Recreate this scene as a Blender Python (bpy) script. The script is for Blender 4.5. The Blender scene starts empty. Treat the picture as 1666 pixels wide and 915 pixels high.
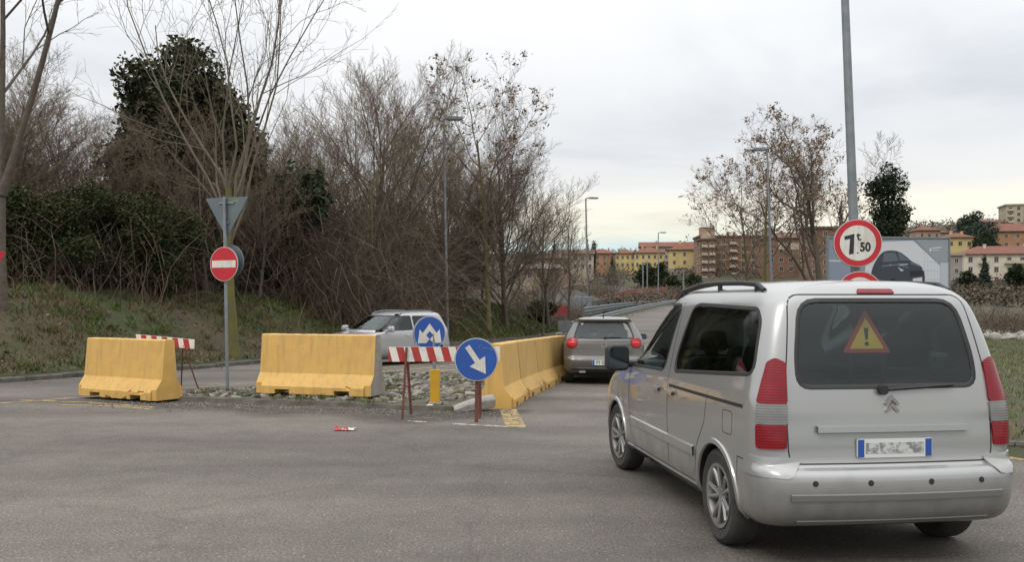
import bpy, bmesh, math, random
import numpy as np
from mathutils import Vector, Matrix
from mathutils.bvhtree import BVHTree
from mathutils.interpolate import poly_3d_calc

R = math.radians
scene = bpy.context.scene
COL = scene.collection

# ------------------------------------------------------------------ camera
EYE = 1.65
cam_d = bpy.data.cameras.new("camera")
cam = bpy.data.objects.new("camera", cam_d)
COL.objects.link(cam)
cam.location = (0, 0, EYE)
cam.rotation_euler = (R(90), 0, 0)
cam_d.sensor_width = 36.0
cam_d.lens = 31.53
cam_d.shift_y = (490 - 457.5) / 1666
cam_d.clip_start = 0.1
cam_d.clip_end = 6000
scene.camera = cam

# ------------------------------------------------------------------ light
SUN_EL, SUN_AZ = 48.0, 215.0       # overcast: a wide weak sun high behind the camera, to its left
world = bpy.data.worlds.new("World")
scene.world = world
world.use_nodes = True
nt = world.node_tree
nt.nodes.clear()
def wn(kind, **kw):
    n = nt.nodes.new(kind)
    for k, v in kw.items():
        setattr(n, k, v)
    return n
w_out = wn("ShaderNodeOutputWorld")
w_bg = wn("ShaderNodeBackground")
w_bg.inputs["Strength"].default_value = 0.1
w_sky = wn("ShaderNodeTexSky", sky_type="NISHITA", sun_disc=False)
w_sky.sun_elevation = R(SUN_EL)
w_sky.sun_rotation = R(SUN_AZ)
w_tc = wn("ShaderNodeTexCoord")
w_sep = wn("ShaderNodeSeparateXYZ")
nt.links.new(w_tc.outputs["Generated"], w_sep.inputs[0])
def wmath(op, a, b=None, clamp=False):
    n = wn("ShaderNodeMath", operation=op, use_clamp=clamp)
    for i, v in enumerate((a, b)):
        if v is None:
            continue
        if isinstance(v, (int, float)):
            n.inputs[i].default_value = v
        else:
            nt.links.new(v, n.inputs[i])
    return n.outputs[0]
zc = wmath("MAXIMUM", w_sep.outputs[2], 0.0)
den = wmath("ADD", zc, 0.10)
cx_ = wmath("DIVIDE", w_sep.outputs[0], den)
cy_ = wmath("DIVIDE", w_sep.outputs[1], den)
w_comb = wn("ShaderNodeCombineXYZ")
nt.links.new(cx_, w_comb.inputs[0]); nt.links.new(cy_, w_comb.inputs[1])
w_noise = wn("ShaderNodeTexNoise")
w_noise.inputs["Scale"].default_value = 0.62
w_noise.inputs["Detail"].default_value = 7
w_noise.inputs["Roughness"].default_value = 0.55
w_noise.inputs["Distortion"].default_value = 0.4
nt.links.new(w_comb.outputs[0], w_noise.inputs["Vector"])
w_cr = wn("ShaderNodeValToRGB")            # cloud brightness
e = w_cr.color_ramp.elements
e[0].position, e[0].color = 0.33, (0.74, 0.765, 0.80, 1)
e[1].position, e[1].color = 0.66, (1.0, 1.0, 1.0, 1)
el = e.new(0.48); el.color = (0.90, 0.908, 0.918, 1)
nt.links.new(w_noise.outputs["Fac"], w_cr.inputs[0])
w_hz = wn("ShaderNodeValToRGB")            # colour by height: clear strip, cream strip, grey deck
zn = wmath("ADD", w_sep.outputs[2], wmath("MULTIPLY", wmath("SUBTRACT", w_noise.outputs["Fac"], 0.5), 0.03))
zs = wmath("MULTIPLY", zn, 2.0, True)
nt.links.new(zs, w_hz.inputs[0])
h = w_hz.color_ramp
h.elements[0].position, h.elements[0].color = 0.0, (0.86, 0.90, 0.90, 1)
h.elements[1].position, h.elements[1].color = 1.0, (1.0, 1.0, 1.0, 1)
for p, c in ((0.115, (0.78, 0.97, 0.97)), (0.145, (1.08, 1.06, 0.90)), (0.205, (1.16, 1.10, 0.93)), (0.25, (0.98, 0.97, 0.945)), (0.33, (0.92, 0.925, 0.935)), (0.52, (0.98, 0.985, 0.99))):
    q = h.elements.new(p); q.color = c + (1,)
w_mul = wn("ShaderNodeMix", data_type="RGBA", blend_type="MULTIPLY")
w_mul.inputs[0].default_value = 1.0
nt.links.new(w_hz.outputs[0], w_mul.inputs[6]); nt.links.new(w_cr.outputs[0], w_mul.inputs[7])
zen = wmath("ADD", wmath("MULTIPLY", wmath("POWER", zc, 2.0), 17.0), 9.9)   # overcast deck: brighter overhead
w_vm = wn("ShaderNodeVectorMath", operation="SCALE")
nt.links.new(w_mul.outputs[2], w_vm.inputs[0]); nt.links.new(zen, w_vm.inputs["Scale"])
w_mix = wn("ShaderNodeMix", data_type="RGBA")
w_mix.inputs[0].default_value = 0.94
nt.links.new(w_sky.outputs[0], w_mix.inputs[6]); nt.links.new(w_vm.outputs[0], w_mix.inputs[7])
nt.links.new(w_mix.outputs[2], w_bg.inputs[0])
nt.links.new(w_bg.outputs[0], w_out.inputs[0])

sun_d = bpy.data.lights.new("sun", "SUN")
sun_d.energy = 0.9
sun_d.angle = R(16)
sun_d.color = (1.0, 0.96, 0.90)
sun = bpy.data.objects.new("sun", sun_d)
COL.objects.link(sun)
sun.rotation_euler = (R(90 - SUN_EL), 0, R(180 - SUN_AZ))

scene.view_settings.view_transform = "Standard"
scene.view_settings.look = "None"
scene.view_settings.exposure = 0.0
scene.view_settings.gamma = 1.0
scene.view_settings.use_curve_mapping = False
scene.render.engine = "CYCLES"
scene.cycles.max_bounces = 6
scene.cycles.transparent_max_bounces = 16
scene.cycles.use_denoising = True

# ------------------------------------------------------------------ helpers
def tag(o, label=None, cat=None, group=None, kind=None):
    if label: o["label"] = label
    if cat: o["category"] = cat
    if group: o["group"] = group
    if kind: o["kind"] = kind
    return o

def thing(name, label, cat, loc=(0, 0, 0), rz=0.0, group=None):
    o = bpy.data.objects.new(name, None)
    COL.objects.link(o)
    o.empty_display_size = 0.2
    o.location = loc
    o.rotation_euler = (0, 0, rz)
    return tag(o, label, cat, group)

def link(name, me, parent=None, loc=None):
    o = bpy.data.objects.new(name, me)
    COL.objects.link(o)
    if parent is not None: o.parent = parent
    if loc is not None: o.location = loc
    return o

def copy_tree(o, parent=None):
    c = o.copy()
    COL.objects.link(c)
    c.parent = parent
    for ch in list(o.children):
        copy_tree(ch, c)
    return c

def px(p, y):            # a point of the photograph at depth y
    return (p[0] - 833) / 1459 * y, EYE + (490 - p[1]) / 1459 * y

def chaikin(pts, it=2):
    pts = [tuple(p) for p in pts]
    for _ in range(it):
        out = []
        for i in range(len(pts)):
            a, b = pts[i], pts[(i + 1) % len(pts)]
            out.append(tuple(a[k] * .75 + b[k] * .25 for k in range(len(a))))
            out.append(tuple(a[k] * .25 + b[k] * .75 for k in range(len(a))))
        pts = out
    return pts

def rounded(pts, r, n=4):       # polygon with rounded corners of radius r
    out = []
    m = len(pts)
    for i in range(m):
        p0, p1, p2 = (Vector(pts[j % m]) for j in (i - 1, i, i + 1))
        a, b = (p0 - p1), (p2 - p1)
        k = min(r, a.length * .45, b.length * .45)
        a = p1 + a.normalized() * k; b = p1 + b.normalized() * k
        for j in range(n + 1):
            t = j / n
            out.append(tuple(a * (1 - t) ** 2 + p1 * 2 * t * (1 - t) + b * t * t))
    return out

def densify(pts, step):
    out = []
    for i in range(len(pts)):
        a, b = pts[i], pts[(i + 1) % len(pts)]
        n = max(1, int(math.dist(a, b) / step))
        for j in range(n):
            out.append(tuple(a[k] + (b[k] - a[k]) * j / n for k in range(len(a))))
    return out

class MB:
    def __init__(s):
        s.v, s.f, s.m = [], [], []
    def add(s, v, f, mi=0):
        b = len(s.v)
        s.v += [tuple(p) for p in v]
        s.f += [tuple(i + b for i in q) for q in f]
        s.m += [mi] * len(f)
        return s
    def box(s, c, d, rot=None, mi=0):
        v = [Vector(((i & 1) - .5, ((i >> 1) & 1) - .5, ((i >> 2) & 1) - .5)) for i in range(8)]
        v = [Vector((p.x * d[0], p.y * d[1], p.z * d[2])) for p in v]
        if rot is not None: v = [rot @ p for p in v]
        v = [p + Vector(c) for p in v]
        return s.add(v, [(0, 2, 3, 1), (4, 5, 7, 6), (0, 1, 5, 4), (2, 6, 7, 3), (0, 4, 6, 2), (1, 3, 7, 5)], mi)
    def tube(s, pts, rad, n=8, mi=0, caps=True):
        P = [Vector(p) for p in pts]
        if isinstance(rad, (int, float)): rad = [rad] * len(P)
        v, f = [], []
        ref = Vector((0.13, 0.27, 1)) if abs((P[-1] - P[0]).normalized().z) < .9 else Vector((1, .2, 0))
        for i, p in enumerate(P):
            t = (P[min(i + 1, len(P) - 1)] - P[max(i - 1, 0)]).normalized()
            a = t.cross(ref).normalized(); b = t.cross(a)
            for k in range(n):
                q = 2 * math.pi * k / n
                v.append(p + (a * math.cos(q) + b * math.sin(q)) * rad[i])
        for i in range(len(P) - 1):
            for k in range(n):
                f.append((i * n + k, i * n + (k + 1) % n, (i + 1) * n + (k + 1) % n, (i + 1) * n + k))
        if caps:
            f.append(tuple(range(n))); f.append(tuple((len(P) - 1) * n + k for k in reversed(range(n))))
        return s.add(v, f, mi)
    def prism(s, poly, fn, t0, t1, mi=0):   # fn(u, v, t) -> point
        n = len(poly)
        v = [fn(p[0], p[1], t0) for p in poly] + [fn(p[0], p[1], t1) for p in poly]
        f = [tuple(range(n)), tuple(range(2 * n - 1, n - 1, -1))]
        f += [(i, i + n, (i + 1) % n + n, (i + 1) % n) for i in range(n)]
        return s.add(v, f, mi)
    def lathe(s, prof, fn, n=32, mi=0, closed=False):   # prof: (r, h) ; fn(x, y, h) -> point
        v, f = [], []
        for r, h_ in prof:
            for k in range(n):
                a = 2 * math.pi * k / n
                v.append(fn(r * math.cos(a), r * math.sin(a), h_))
        m = len(prof)
        for i in range(m if closed else m - 1):
            for k in range(n):
                j = (i + 1) % m
                f.append((i * n + k, i * n + (k + 1) % n, j * n + (k + 1) % n, j * n + k))
        return s.add(v, f, mi)
    def mesh(s, name, mats, smooth=None):
        me = bpy.data.meshes.new(name)
        me.from_pydata(s.v, [], s.f)
        for m in (mats if isinstance(mats, (list, tuple)) else [mats]): me.materials.append(m)
        me.polygons.foreach_set("material_index", s.m)
        bm = bmesh.new(); bm.from_mesh(me)
        bmesh.ops.recalc_face_normals(bm, faces=bm.faces)
        bm.to_mesh(me); bm.free()
        if smooth:
            me.polygons.foreach_set("use_smooth", [True] * len(me.polygons))
            me.set_sharp_from_angle(angle=R(smooth))
        me.update()
        return me
    def build(s, name, mats, parent=None, smooth=None, bevel=0, loc=None):
        o = link(name, s.mesh(name, mats, smooth), parent, loc)
        if bevel:
            b = o.modifiers.new("bevel", "BEVEL"); b.width = bevel; b.segments = 2; b.limit_method = "ANGLE"
        return o

def np_mesh(name, v, f, mat, smooth=False, mi=None):     # v (n,3), f (m,k)
    me = bpy.data.meshes.new(name)
    v = np.ascontiguousarray(v, np.float32); f = np.ascontiguousarray(f, np.int32)
    k = f.shape[1]
    me.vertices.add(len(v)); me.vertices.foreach_set("co", v.ravel())
    me.loops.add(f.size); me.loops.foreach_set("vertex_index", f.ravel())
    me.polygons.add(len(f))
    me.polygons.foreach_set("loop_start", np.arange(0, f.size, k, dtype=np.int32))
    for m in (mat if isinstance(mat, (list, tuple)) else [mat]): me.materials.append(m)
    if mi is not None: me.polygons.foreach_set("material_index", np.asarray(mi, np.int32))
    if smooth: me.polygons.foreach_set("use_smooth", np.ones(len(f), bool))
    me.update(calc_edges=True)
    return me

# ------------------------------------------------------------------ materials
def new_mat(name):
    m = bpy.data.materials.new(name)
    m.use_nodes = True
    return m, m.node_tree, m.node_tree.nodes["Principled BSDF"]

def nd(t, kind, **kw):
    n = t.nodes.new(kind)
    for k, v in kw.items(): setattr(n, k, v)
    return n

def rgb(c): return (c[0], c[1], c[2], 1)

def mat(name, c, rough=.7, metal=0, c2=None, scale=6, lo=.35, hi=.65, detail=6, bump=0, bscale=40, coat=0, c3=None, scale3=1.2, lo3=.5, hi3=.7, island=0, spec=None, coord="Object", streak=None):
    m, t, b = new_mat(name)
    b.inputs["Roughness"].default_value = rough
    b.inputs["Metallic"].default_value = metal
    b.inputs["Coat Weight"].default_value = coat
    b.inputs["Coat Roughness"].default_value = .06
    if spec is not None: b.inputs["Specular IOR Level"].default_value = spec
    b.inputs["Base Color"].default_value = rgb(c)
    tc = nd(t, "ShaderNodeTexCoord")
    out = None
    def layer(prev, col, sc, lo_, hi_):
        n = nd(t, "ShaderNodeTexNoise"); n.inputs["Scale"].default_value = sc; n.inputs["Detail"].default_value = detail
        n.inputs["Roughness"].default_value = .62
        t.links.new(tc.outputs[coord], n.inputs["Vector"])
        mr = nd(t, "ShaderNodeMapRange"); mr.inputs[1].default_value = lo_; mr.inputs[2].default_value = hi_
        t.links.new(n.outputs["Fac"], mr.inputs[0])
        mx = nd(t, "ShaderNodeMix", data_type="RGBA")
        t.links.new(mr.outputs[0], mx.inputs[0])
        if prev is None: mx.inputs[6].default_value = rgb(c)
        else: t.links.new(prev, mx.inputs[6])
        mx.inputs[7].default_value = rgb(col)
        return mx.outputs[2]
    if c2 is not None: out = layer(out, c2, scale, lo, hi)
    if c3 is not None: out = layer(out, c3, scale3, lo3, hi3)
    if streak is not None:      # rain streaks down upright faces
        mp = nd(t, "ShaderNodeMapping"); mp.inputs["Scale"].default_value = (9, 9, .55)
        t.links.new(tc.outputs[coord], mp.inputs[0])
        n = nd(t, "ShaderNodeTexNoise"); n.inputs["Scale"].default_value = 1.6; n.inputs["Detail"].default_value = 6; n.inputs["Roughness"].default_value = .6
        t.links.new(mp.outputs[0], n.inputs["Vector"])
        mr = nd(t, "ShaderNodeMapRange"); mr.inputs[1].default_value = .50; mr.inputs[2].default_value = .74; mr.inputs[4].default_value = .75
        t.links.new(n.outputs["Fac"], mr.inputs[0])
        mx = nd(t, "ShaderNodeMix", data_type="RGBA"); t.links.new(mr.outputs[0], mx.inputs[0])
        if out is None: mx.inputs[6].default_value = rgb(c)
        else: t.links.new(out, mx.inputs[6])
        mx.inputs[7].default_value = rgb(streak); out = mx.outputs[2]
    if island:
        g = nd(t, "ShaderNodeNewGeometry")
        mr = nd(t, "ShaderNodeMapRange"); mr.inputs[3].default_value = 1 - island; mr.inputs[4].default_value = 1 + island
        t.links.new(g.outputs["Random Per Island"], mr.inputs[0])
        vm = nd(t, "ShaderNodeVectorMath", operation="SCALE")
        if out is None: vm.inputs[0].default_value = c
        else: t.links.new(out, vm.inputs[0])
        t.links.new(mr.outputs[0], vm.inputs["Scale"])
        out = vm.outputs[0]
    if out is not None: t.links.new(out, b.inputs["Base Color"])
    if bump:
        n = nd(t, "ShaderNodeTexNoise"); n.inputs["Scale"].default_value = bscale; n.inputs["Detail"].default_value = 5
        t.links.new(tc.outputs[coord], n.inputs["Vector"])
        bp = nd(t, "ShaderNodeBump"); bp.inputs["Strength"].default_value = bump; bp.inputs["Distance"].default_value = .02
        t.links.new(n.outputs["Fac"], bp.inputs["Height"]); t.links.new(bp.outputs[0], b.inputs["Normal"])
    return m

def glass_mat(name, tint, refl=1.0):      # thin pane: tinted see-through plus mirror by angle
    m = bpy.data.materials.new(name); m.use_nodes = True
    t = m.node_tree; t.nodes.clear()
    o = nd(t, "ShaderNodeOutputMaterial"); mx = nd(t, "ShaderNodeMixShader")
    tr = nd(t, "ShaderNodeBsdfTransparent"); tr.inputs[0].default_value = rgb(tint)
    gl = nd(t, "ShaderNodeBsdfGlossy"); gl.inputs["Roughness"].default_value = .03; gl.inputs[0].default_value = (.9, .95, .95, 1)
    fr = nd(t, "ShaderNodeFresnel"); fr.inputs[0].default_value = 1.55
    mu = nd(t, "ShaderNodeMath", operation="MULTIPLY"); mu.inputs[1].default_value = refl
    t.links.new(fr.outputs[0], mu.inputs[0]); t.links.new(mu.outputs[0], mx.inputs[0])
    t.links.new(tr.outputs[0], mx.inputs[1]); t.links.new(gl.outputs[0], mx.inputs[2]); t.links.new(mx.outputs[0], o.inputs[0])
    return m

def emit_mat(name, c, e, s):
    m, t, b = new_mat(name)
    b.inputs["Base Color"].default_value = rgb(c); b.inputs["Roughness"].default_value = .2
    b.inputs["Emission Color"].default_value = rgb(e); b.inputs["Emission Strength"].default_value = s
    return m

def worn_paint(name, c, cover=.5, soft=.08, scale=9):    # thermoplastic line worn through to the asphalt
    m, t, b = new_mat(name)
    b.inputs["Base Color"].default_value = rgb(c); b.inputs["Roughness"].default_value = .8
    tc = nd(t, "ShaderNodeTexCoord"); n = nd(t, "ShaderNodeTexNoise")
    n.inputs["Scale"].default_value = scale; n.inputs["Detail"].default_value = 9; n.inputs["Roughness"].default_value = .75
    t.links.new(tc.outputs["Object"], n.inputs["Vector"])
    mr = nd(t, "ShaderNodeMapRange"); mr.inputs[1].default_value = 1 - cover - soft; mr.inputs[2].default_value = 1 - cover + soft
    mr.inputs[4].default_value = .92
    t.links.new(n.outputs["Fac"], mr.inputs[0])
    tr = nd(t, "ShaderNodeBsdfTransparent"); mx = nd(t, "ShaderNodeMixShader")
    t.links.new(mr.outputs[0], mx.inputs[0]); t.links.new(tr.outputs[0], mx.inputs[1]); t.links.new(b.outputs[0], mx.inputs[2])
    t.links.new(mx.outputs[0], t.nodes["Material Output"].inputs[0])
    return m

def asphalt_mat():
    m, t, b = new_mat("asphalt")
    tc = nd(t, "ShaderNodeTexCoord")
    def noise(sc, det=4, ro=.6):
        n = nd(t, "ShaderNodeTexNoise"); n.inputs["Scale"].default_value = sc; n.inputs["Detail"].default_value = det; n.inputs["Roughness"].default_value = ro
        t.links.new(tc.outputs["Object"], n.inputs["Vector"]); return n.outputs["Fac"]
    def ramp(src, a, ca, b_, cb):
        r = nd(t, "ShaderNodeValToRGB"); e = r.color_ramp.elements
        e[0].position, e[0].color, e[1].position, e[1].color = a, rgb(ca), b_, rgb(cb)
        t.links.new(src, r.inputs[0]); return r.outputs[0]
    def mul(x, y, f=1.0):
        k = nd(t, "ShaderNodeMix", data_type="RGBA", blend_type="MULTIPLY"); k.inputs[0].default_value = f
        t.links.new(x, k.inputs[6]); t.links.new(y, k.inputs[7]); return k.outputs[2]
    base = ramp(noise(48, 5, .92), .36, (.044, .039, .034), .64, (.245, .221, .194))
    vo = nd(t, "ShaderNodeTexVoronoi"); vo.inputs["Scale"].default_value = 36
    t.links.new(tc.outputs["Object"], vo.inputs["Vector"])
    chips = ramp(vo.outputs["Distance"], .12, (2.2, 2.1, 2.0), .34, (1, 1, 1))
    sep = nd(t, "ShaderNodeSeparateColor"); t.links.new(vo.outputs["Color"], sep.inputs[0])
    gate = nd(t, "ShaderNodeMath", operation="GREATER_THAN"); gate.inputs[1].default_value = .72
    t.links.new(sep.outputs[0], gate.inputs[0])
    kx = nd(t, "ShaderNodeMix", data_type="RGBA", blend_type="MULTIPLY")
    t.links.new(gate.outputs[0], kx.inputs[0]); t.links.new(base, kx.inputs[6]); t.links.new(chips, kx.inputs[7])
    c = kx.outputs[2]
    mp = nd(t, "ShaderNodeMapping"); mp.inputs["Scale"].default_value = (.16, .55, 1); mp.inputs["Rotation"].default_value = (0, 0, R(16))
    t.links.new(tc.outputs["Object"], mp.inputs[0])
    ns = nd(t, "ShaderNodeTexNoise"); ns.inputs["Scale"].default_value = 1.0; ns.inputs["Detail"].default_value = 5
    t.links.new(mp.outputs[0], ns.inputs["Vector"])
    c = mul(c, ramp(ns.outputs["Fac"], .34, (.62, .62, .62), .62, (1.07, 1.065, 1.05)))      # wheel tracks and old wet stains
    c = mul(c, ramp(noise(2.2, 6, .7), .30, (.82, .82, .81), .60, (1.03, 1.03, 1.03)))
    wv = nd(t, "ShaderNodeTexVoronoi", feature="DISTANCE_TO_EDGE"); wv.inputs["Scale"].default_value = .33
    wp = nd(t, "ShaderNodeTexNoise"); wp.inputs["Scale"].default_value = 2.5; wp.inputs["Detail"].default_value = 6
    t.links.new(tc.outputs["Object"], wp.inputs["Vector"])
    va = nd(t, "ShaderNodeVectorMath", operation="MULTIPLY_ADD")
    va.inputs[1].default_value = (.5, .5, .5)
    t.links.new(wp.outputs["Color"], va.inputs[0]); t.links.new(tc.outputs["Object"], va.inputs[2]); t.links.new(va.outputs[0], wv.inputs["Vector"])
    c = mul(c, ramp(wv.outputs["Distance"], .002, (.62, .6, .58), .010, (1, 1, 1)), .36)       # hairline cracks
    t.links.new(c, b.inputs["Base Color"])
    b.inputs["Roughness"].default_value = .82
    b.inputs["Specular IOR Level"].default_value = .3
    bp = nd(t, "ShaderNodeBump"); bp.inputs["Strength"].default_value = .55; bp.inputs["Distance"].default_value = .006
    t.links.new(noise(85, 3, .8), bp.inputs["Height"]); t.links.new(bp.outputs[0], b.inputs["Normal"])
    return m

M = {}
M["asphalt"] = asphalt_mat()
M["soil"] = mat("soil", (.046, .038, .019), .95, c2=(.078, .055, .032), scale=1.3, c3=(.032, .042, .010), scale3=.5, lo3=.42, hi3=.6, bump=.6, bscale=7)
M["lawn"] = mat("lawn", (.10, .105, .035), .95, c2=(.14, .125, .05), scale=1.2, bump=.4, bscale=12)
M["kerb"] = mat("kerb_stone", (.13, .12, .105), .9, c2=(.06, .055, .045), scale=3, bump=.5, bscale=25)
M["grass"] = mat("grass_blades", (.056, .082, .011), .85, c2=(.105, .072, .034), scale=.45, lo=.40, hi=.60, island=.35)
M["lawn_blades"] = mat("lawn_blades", (.092, .125, .026), .8, c2=(.14, .135, .05), scale=1.5, island=.3)
M["dead_leaf"] = mat("dead_leaves", (.13, .085, .048), .85, c2=(.20, .145, .09), scale=4, island=.5)
M["barrier"] = mat("barrier_paint", (.62, .375, .10), .62, c2=(.54, .325, .092), scale=3.2, lo=.42, hi=.66, c3=(.36, .235, .09), scale3=7.5, lo3=.67, hi3=.78, bump=.25, bscale=45, streak=(.40, .255, .09))
M["barrier_dirty"] = mat("barrier_paint_dirty", (.56, .345, .10), .7, c2=(.48, .30, .095), scale=2.6, lo=.42, hi=.64, c3=(.14, .10, .055), scale3=3.0, lo3=.59, hi3=.72, bump=.3, bscale=40, streak=(.30, .20, .085))
M["concrete"] = mat("concrete", (.33, .315, .285), .85, c2=(.23, .215, .19), scale=5, c3=(.14, .13, .11), scale3=14, lo3=.6, hi3=.72, bump=.4, bscale=40)
M["cobble"] = mat("cobble_stone", (.20, .18, .15), .85, c2=(.11, .10, .082), scale=9, island=.55, bump=.4, bscale=40)
M["mortar"] = mat("dirty_mortar", (.115, .10, .082), .95, c2=(.06, .056, .04), scale=4, c3=(.055, .062, .03), scale3=1.4, lo3=.55, hi3=.65, bump=.7, bscale=25)
M["dirt"] = mat("dirt", (.075, .064, .050), .95, c2=(.042, .036, .028), scale=3.5, bump=.6, bscale=30)
M["line_yellow"] = worn_paint("yellow_line_paint", (.40, .29, .14), .54, .07, 7)
M["line_white"] = worn_paint("white_line_paint", (.55, .51, .44), .52, .06, 9)
M["steel"] = mat("galvanised_steel", (.24, .255, .265), .5, .45, c2=(.17, .185, .195), scale=5)
M["pole_grey"] = mat("grey_pole_paint", (.225, .25, .27), .5, .25, c2=(.16, .18, .19), scale=4)
M["sign_back"] = mat("sign_back", (.135, .165, .175), .5, .2, c2=(.105, .13, .14), scale=4)
M["rust"] = mat("rusty_red_paint", (.175, .055, .042), .75, c2=(.10, .038, .028), scale=9, c3=(.06, .04, .03), scale3=25, lo3=.6, hi3=.7)
M["sign_red"] = mat("sign_red", (.50, .014, .026), .4, c2=(.42, .014, .024), scale=5)
M["sign_white"] = mat("sign_white", (.64, .62, .56), .45, c2=(.50, .47, .41), scale=6, lo=.45, hi=.7, streak=(.42, .39, .33))
M["sign_blue"] = mat("sign_blue", (.016, .085, .36), .4, c2=(.02, .07, .28), scale=5)
M["sign_black"] = mat("sign_black", (.018, .018, .02), .5)
M["sign_yellow"] = mat("sign_yellow", (.72, .46, .03), .45)
M["stripe_red"] = mat("board_red", (.40, .035, .032), .5, c2=(.28, .035, .03), scale=8, lo=.45, hi=.7)
M["stripe_white"] = mat("board_white", (.70, .67, .60), .55, c2=(.50, .46, .40), scale=7, lo=.5, hi=.72)
M["yellow_sleeve"] = mat("yellow_sleeve", (.56, .31, .012), .5, c2=(.48, .26, .015), scale=7)
M["bark"] = mat("bark", (.12, .095, .072), .9, c2=(.07, .056, .044), scale=8, bump=.6, bscale=25)
M["bark_lichen"] = mat("bark_lichen", (.11, .10, .035), .9, c2=(.15, .135, .028), scale=2.2, c3=(.10, .09, .06), scale3=6, bump=.5, bscale=25)
M["bark_pale"] = mat("bark_pale", (.165, .14, .098), .9, c2=(.11, .094, .064), scale=4)
M["twig"] = mat("twigs", (.20, .150, .098), .9, c2=(.145, .110, .076), scale=.6)
M["twig_grey"] = mat("twigs_grey", (.168, .134, .098), .9, c2=(.125, .10, .075), scale=.6)
M["bramble"] = mat("bramble_canes", (.11, .077, .050), .9, c2=(.076, .055, .036), scale=.5, island=.3)
M["pods"] = mat("seed_pods", (.25, .165, .10), .85, c2=(.17, .11, .07), scale=1.5, island=.35)
M["ever"] = mat("evergreen_leaves", (.034, .046, .020), .8, c2=(.022, .032, .015), scale=.8, island=.4, spec=.15)
M["magnolia"] = mat("evergreen_brown_leaves", (.036, .043, .018), .7, c2=(.070, .060, .032), scale=.7, lo=.45, hi=.7, island=.4, spec=.2)
M["ivy"] = mat("ivy_leaves", (.032, .046, .015), .8, c2=(.060, .058, .026), scale=.9, island=.45, spec=.12)
M["scrub"] = mat("scrub", (.115, .078, .055), .95, c2=(.075, .062, .042), scale=.05, island=.3)
M["conifer"] = mat("conifer_needles", (.030, .046, .030), .8, c2=(.02, .032, .02), scale=.2, island=.35)
M["tyre"] = mat("tyre_rubber", (.022, .021, .020), .85, c2=(.045, .042, .038), scale=9)
M["black"] = mat("black_plastic", (.018, .018, .019), .55)
M["interior"] = mat("interior_trim", (.035, .035, .037), .9)
M["seat"] = mat("seat_fabric", (.045, .046, .05), .95)
M["rim"] = mat("alloy_rim", (.34, .34, .34), .4, .6, c2=(.22, .21, .20), scale=6)
M["chrome"] = mat("chrome", (.7, .7, .7), .15, 1)
M["glass_dark"] = glass_mat("privacy_glass", (.34, .40, .36), 1.0)
M["glass"] = glass_mat("clear_glass", (.80, .87, .83), 1.1)
M["lens_red"] = mat("red_lens", (.30, .005, .012), .25, coat=.3, c2=(.26, .005, .010), scale=30, spec=.3)
M["lens_clear"] = mat("clear_lens", (.13, .128, .125), .3, coat=.5)
M["brake_lit"] = emit_mat("brake_light_lit", (.36, .006, .010), (1, .02, .02), .05)
M["brake_core"] = emit_mat("brake_light_core", (.6, .03, .03), (1, .06, .06), .28)
M["window"] = mat("window_dark", (.045, .042, .04), .25)

def ribbed_lens(name, c1, c2):      # moulded lamp lens: fine horizontal ribs
    m, t, b = new_mat(name)
    b.inputs["Roughness"].default_value = .22; b.inputs["Coat Weight"].default_value = .35; b.inputs["Specular IOR Level"].default_value = .3
    tc = nd(t, "ShaderNodeTexCoord"); w = nd(t, "ShaderNodeTexWave", bands_direction="Z"); w.inputs["Scale"].default_value = 19; w.inputs["Distortion"].default_value = .3
    n = nd(t, "ShaderNodeTexNoise"); n.inputs["Scale"].default_value = 12
    t.links.new(tc.outputs["Object"], w.inputs["Vector"]); t.links.new(tc.outputs["Object"], n.inputs["Vector"])
    mu = nd(t, "ShaderNodeMath", operation="MULTIPLY"); t.links.new(w.outputs["Fac"], mu.inputs[0]); t.links.new(n.outputs["Fac"], mu.inputs[1])
    mr = nd(t, "ShaderNodeMapRange"); mr.inputs[1].default_value = .05; mr.inputs[2].default_value = .6; t.links.new(mu.outputs[0], mr.inputs[0])
    mx = nd(t, "ShaderNodeMix", data_type="RGBA"); mx.inputs[6].default_value = rgb(c1); mx.inputs[7].default_value = rgb(c2)
    t.links.new(mr.outputs[0], mx.inputs[0]); t.links.new(mx.outputs[2], b.inputs["Base Color"])
    bp = nd(t, "ShaderNodeBump"); bp.inputs["Strength"].default_value = .12; bp.inputs["Distance"].default_value = .003
    t.links.new(w.outputs["Fac"], bp.inputs["Height"]); t.links.new(bp.outputs[0], b.inputs["Normal"])
    return m
M["lens_red"] = ribbed_lens("red_lens", (.15, .003, .008), (.27, .005, .012))
M["lens_clear"] = ribbed_lens("clear_lens", (.16, .158, .155), (.25, .245, .24))
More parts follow.
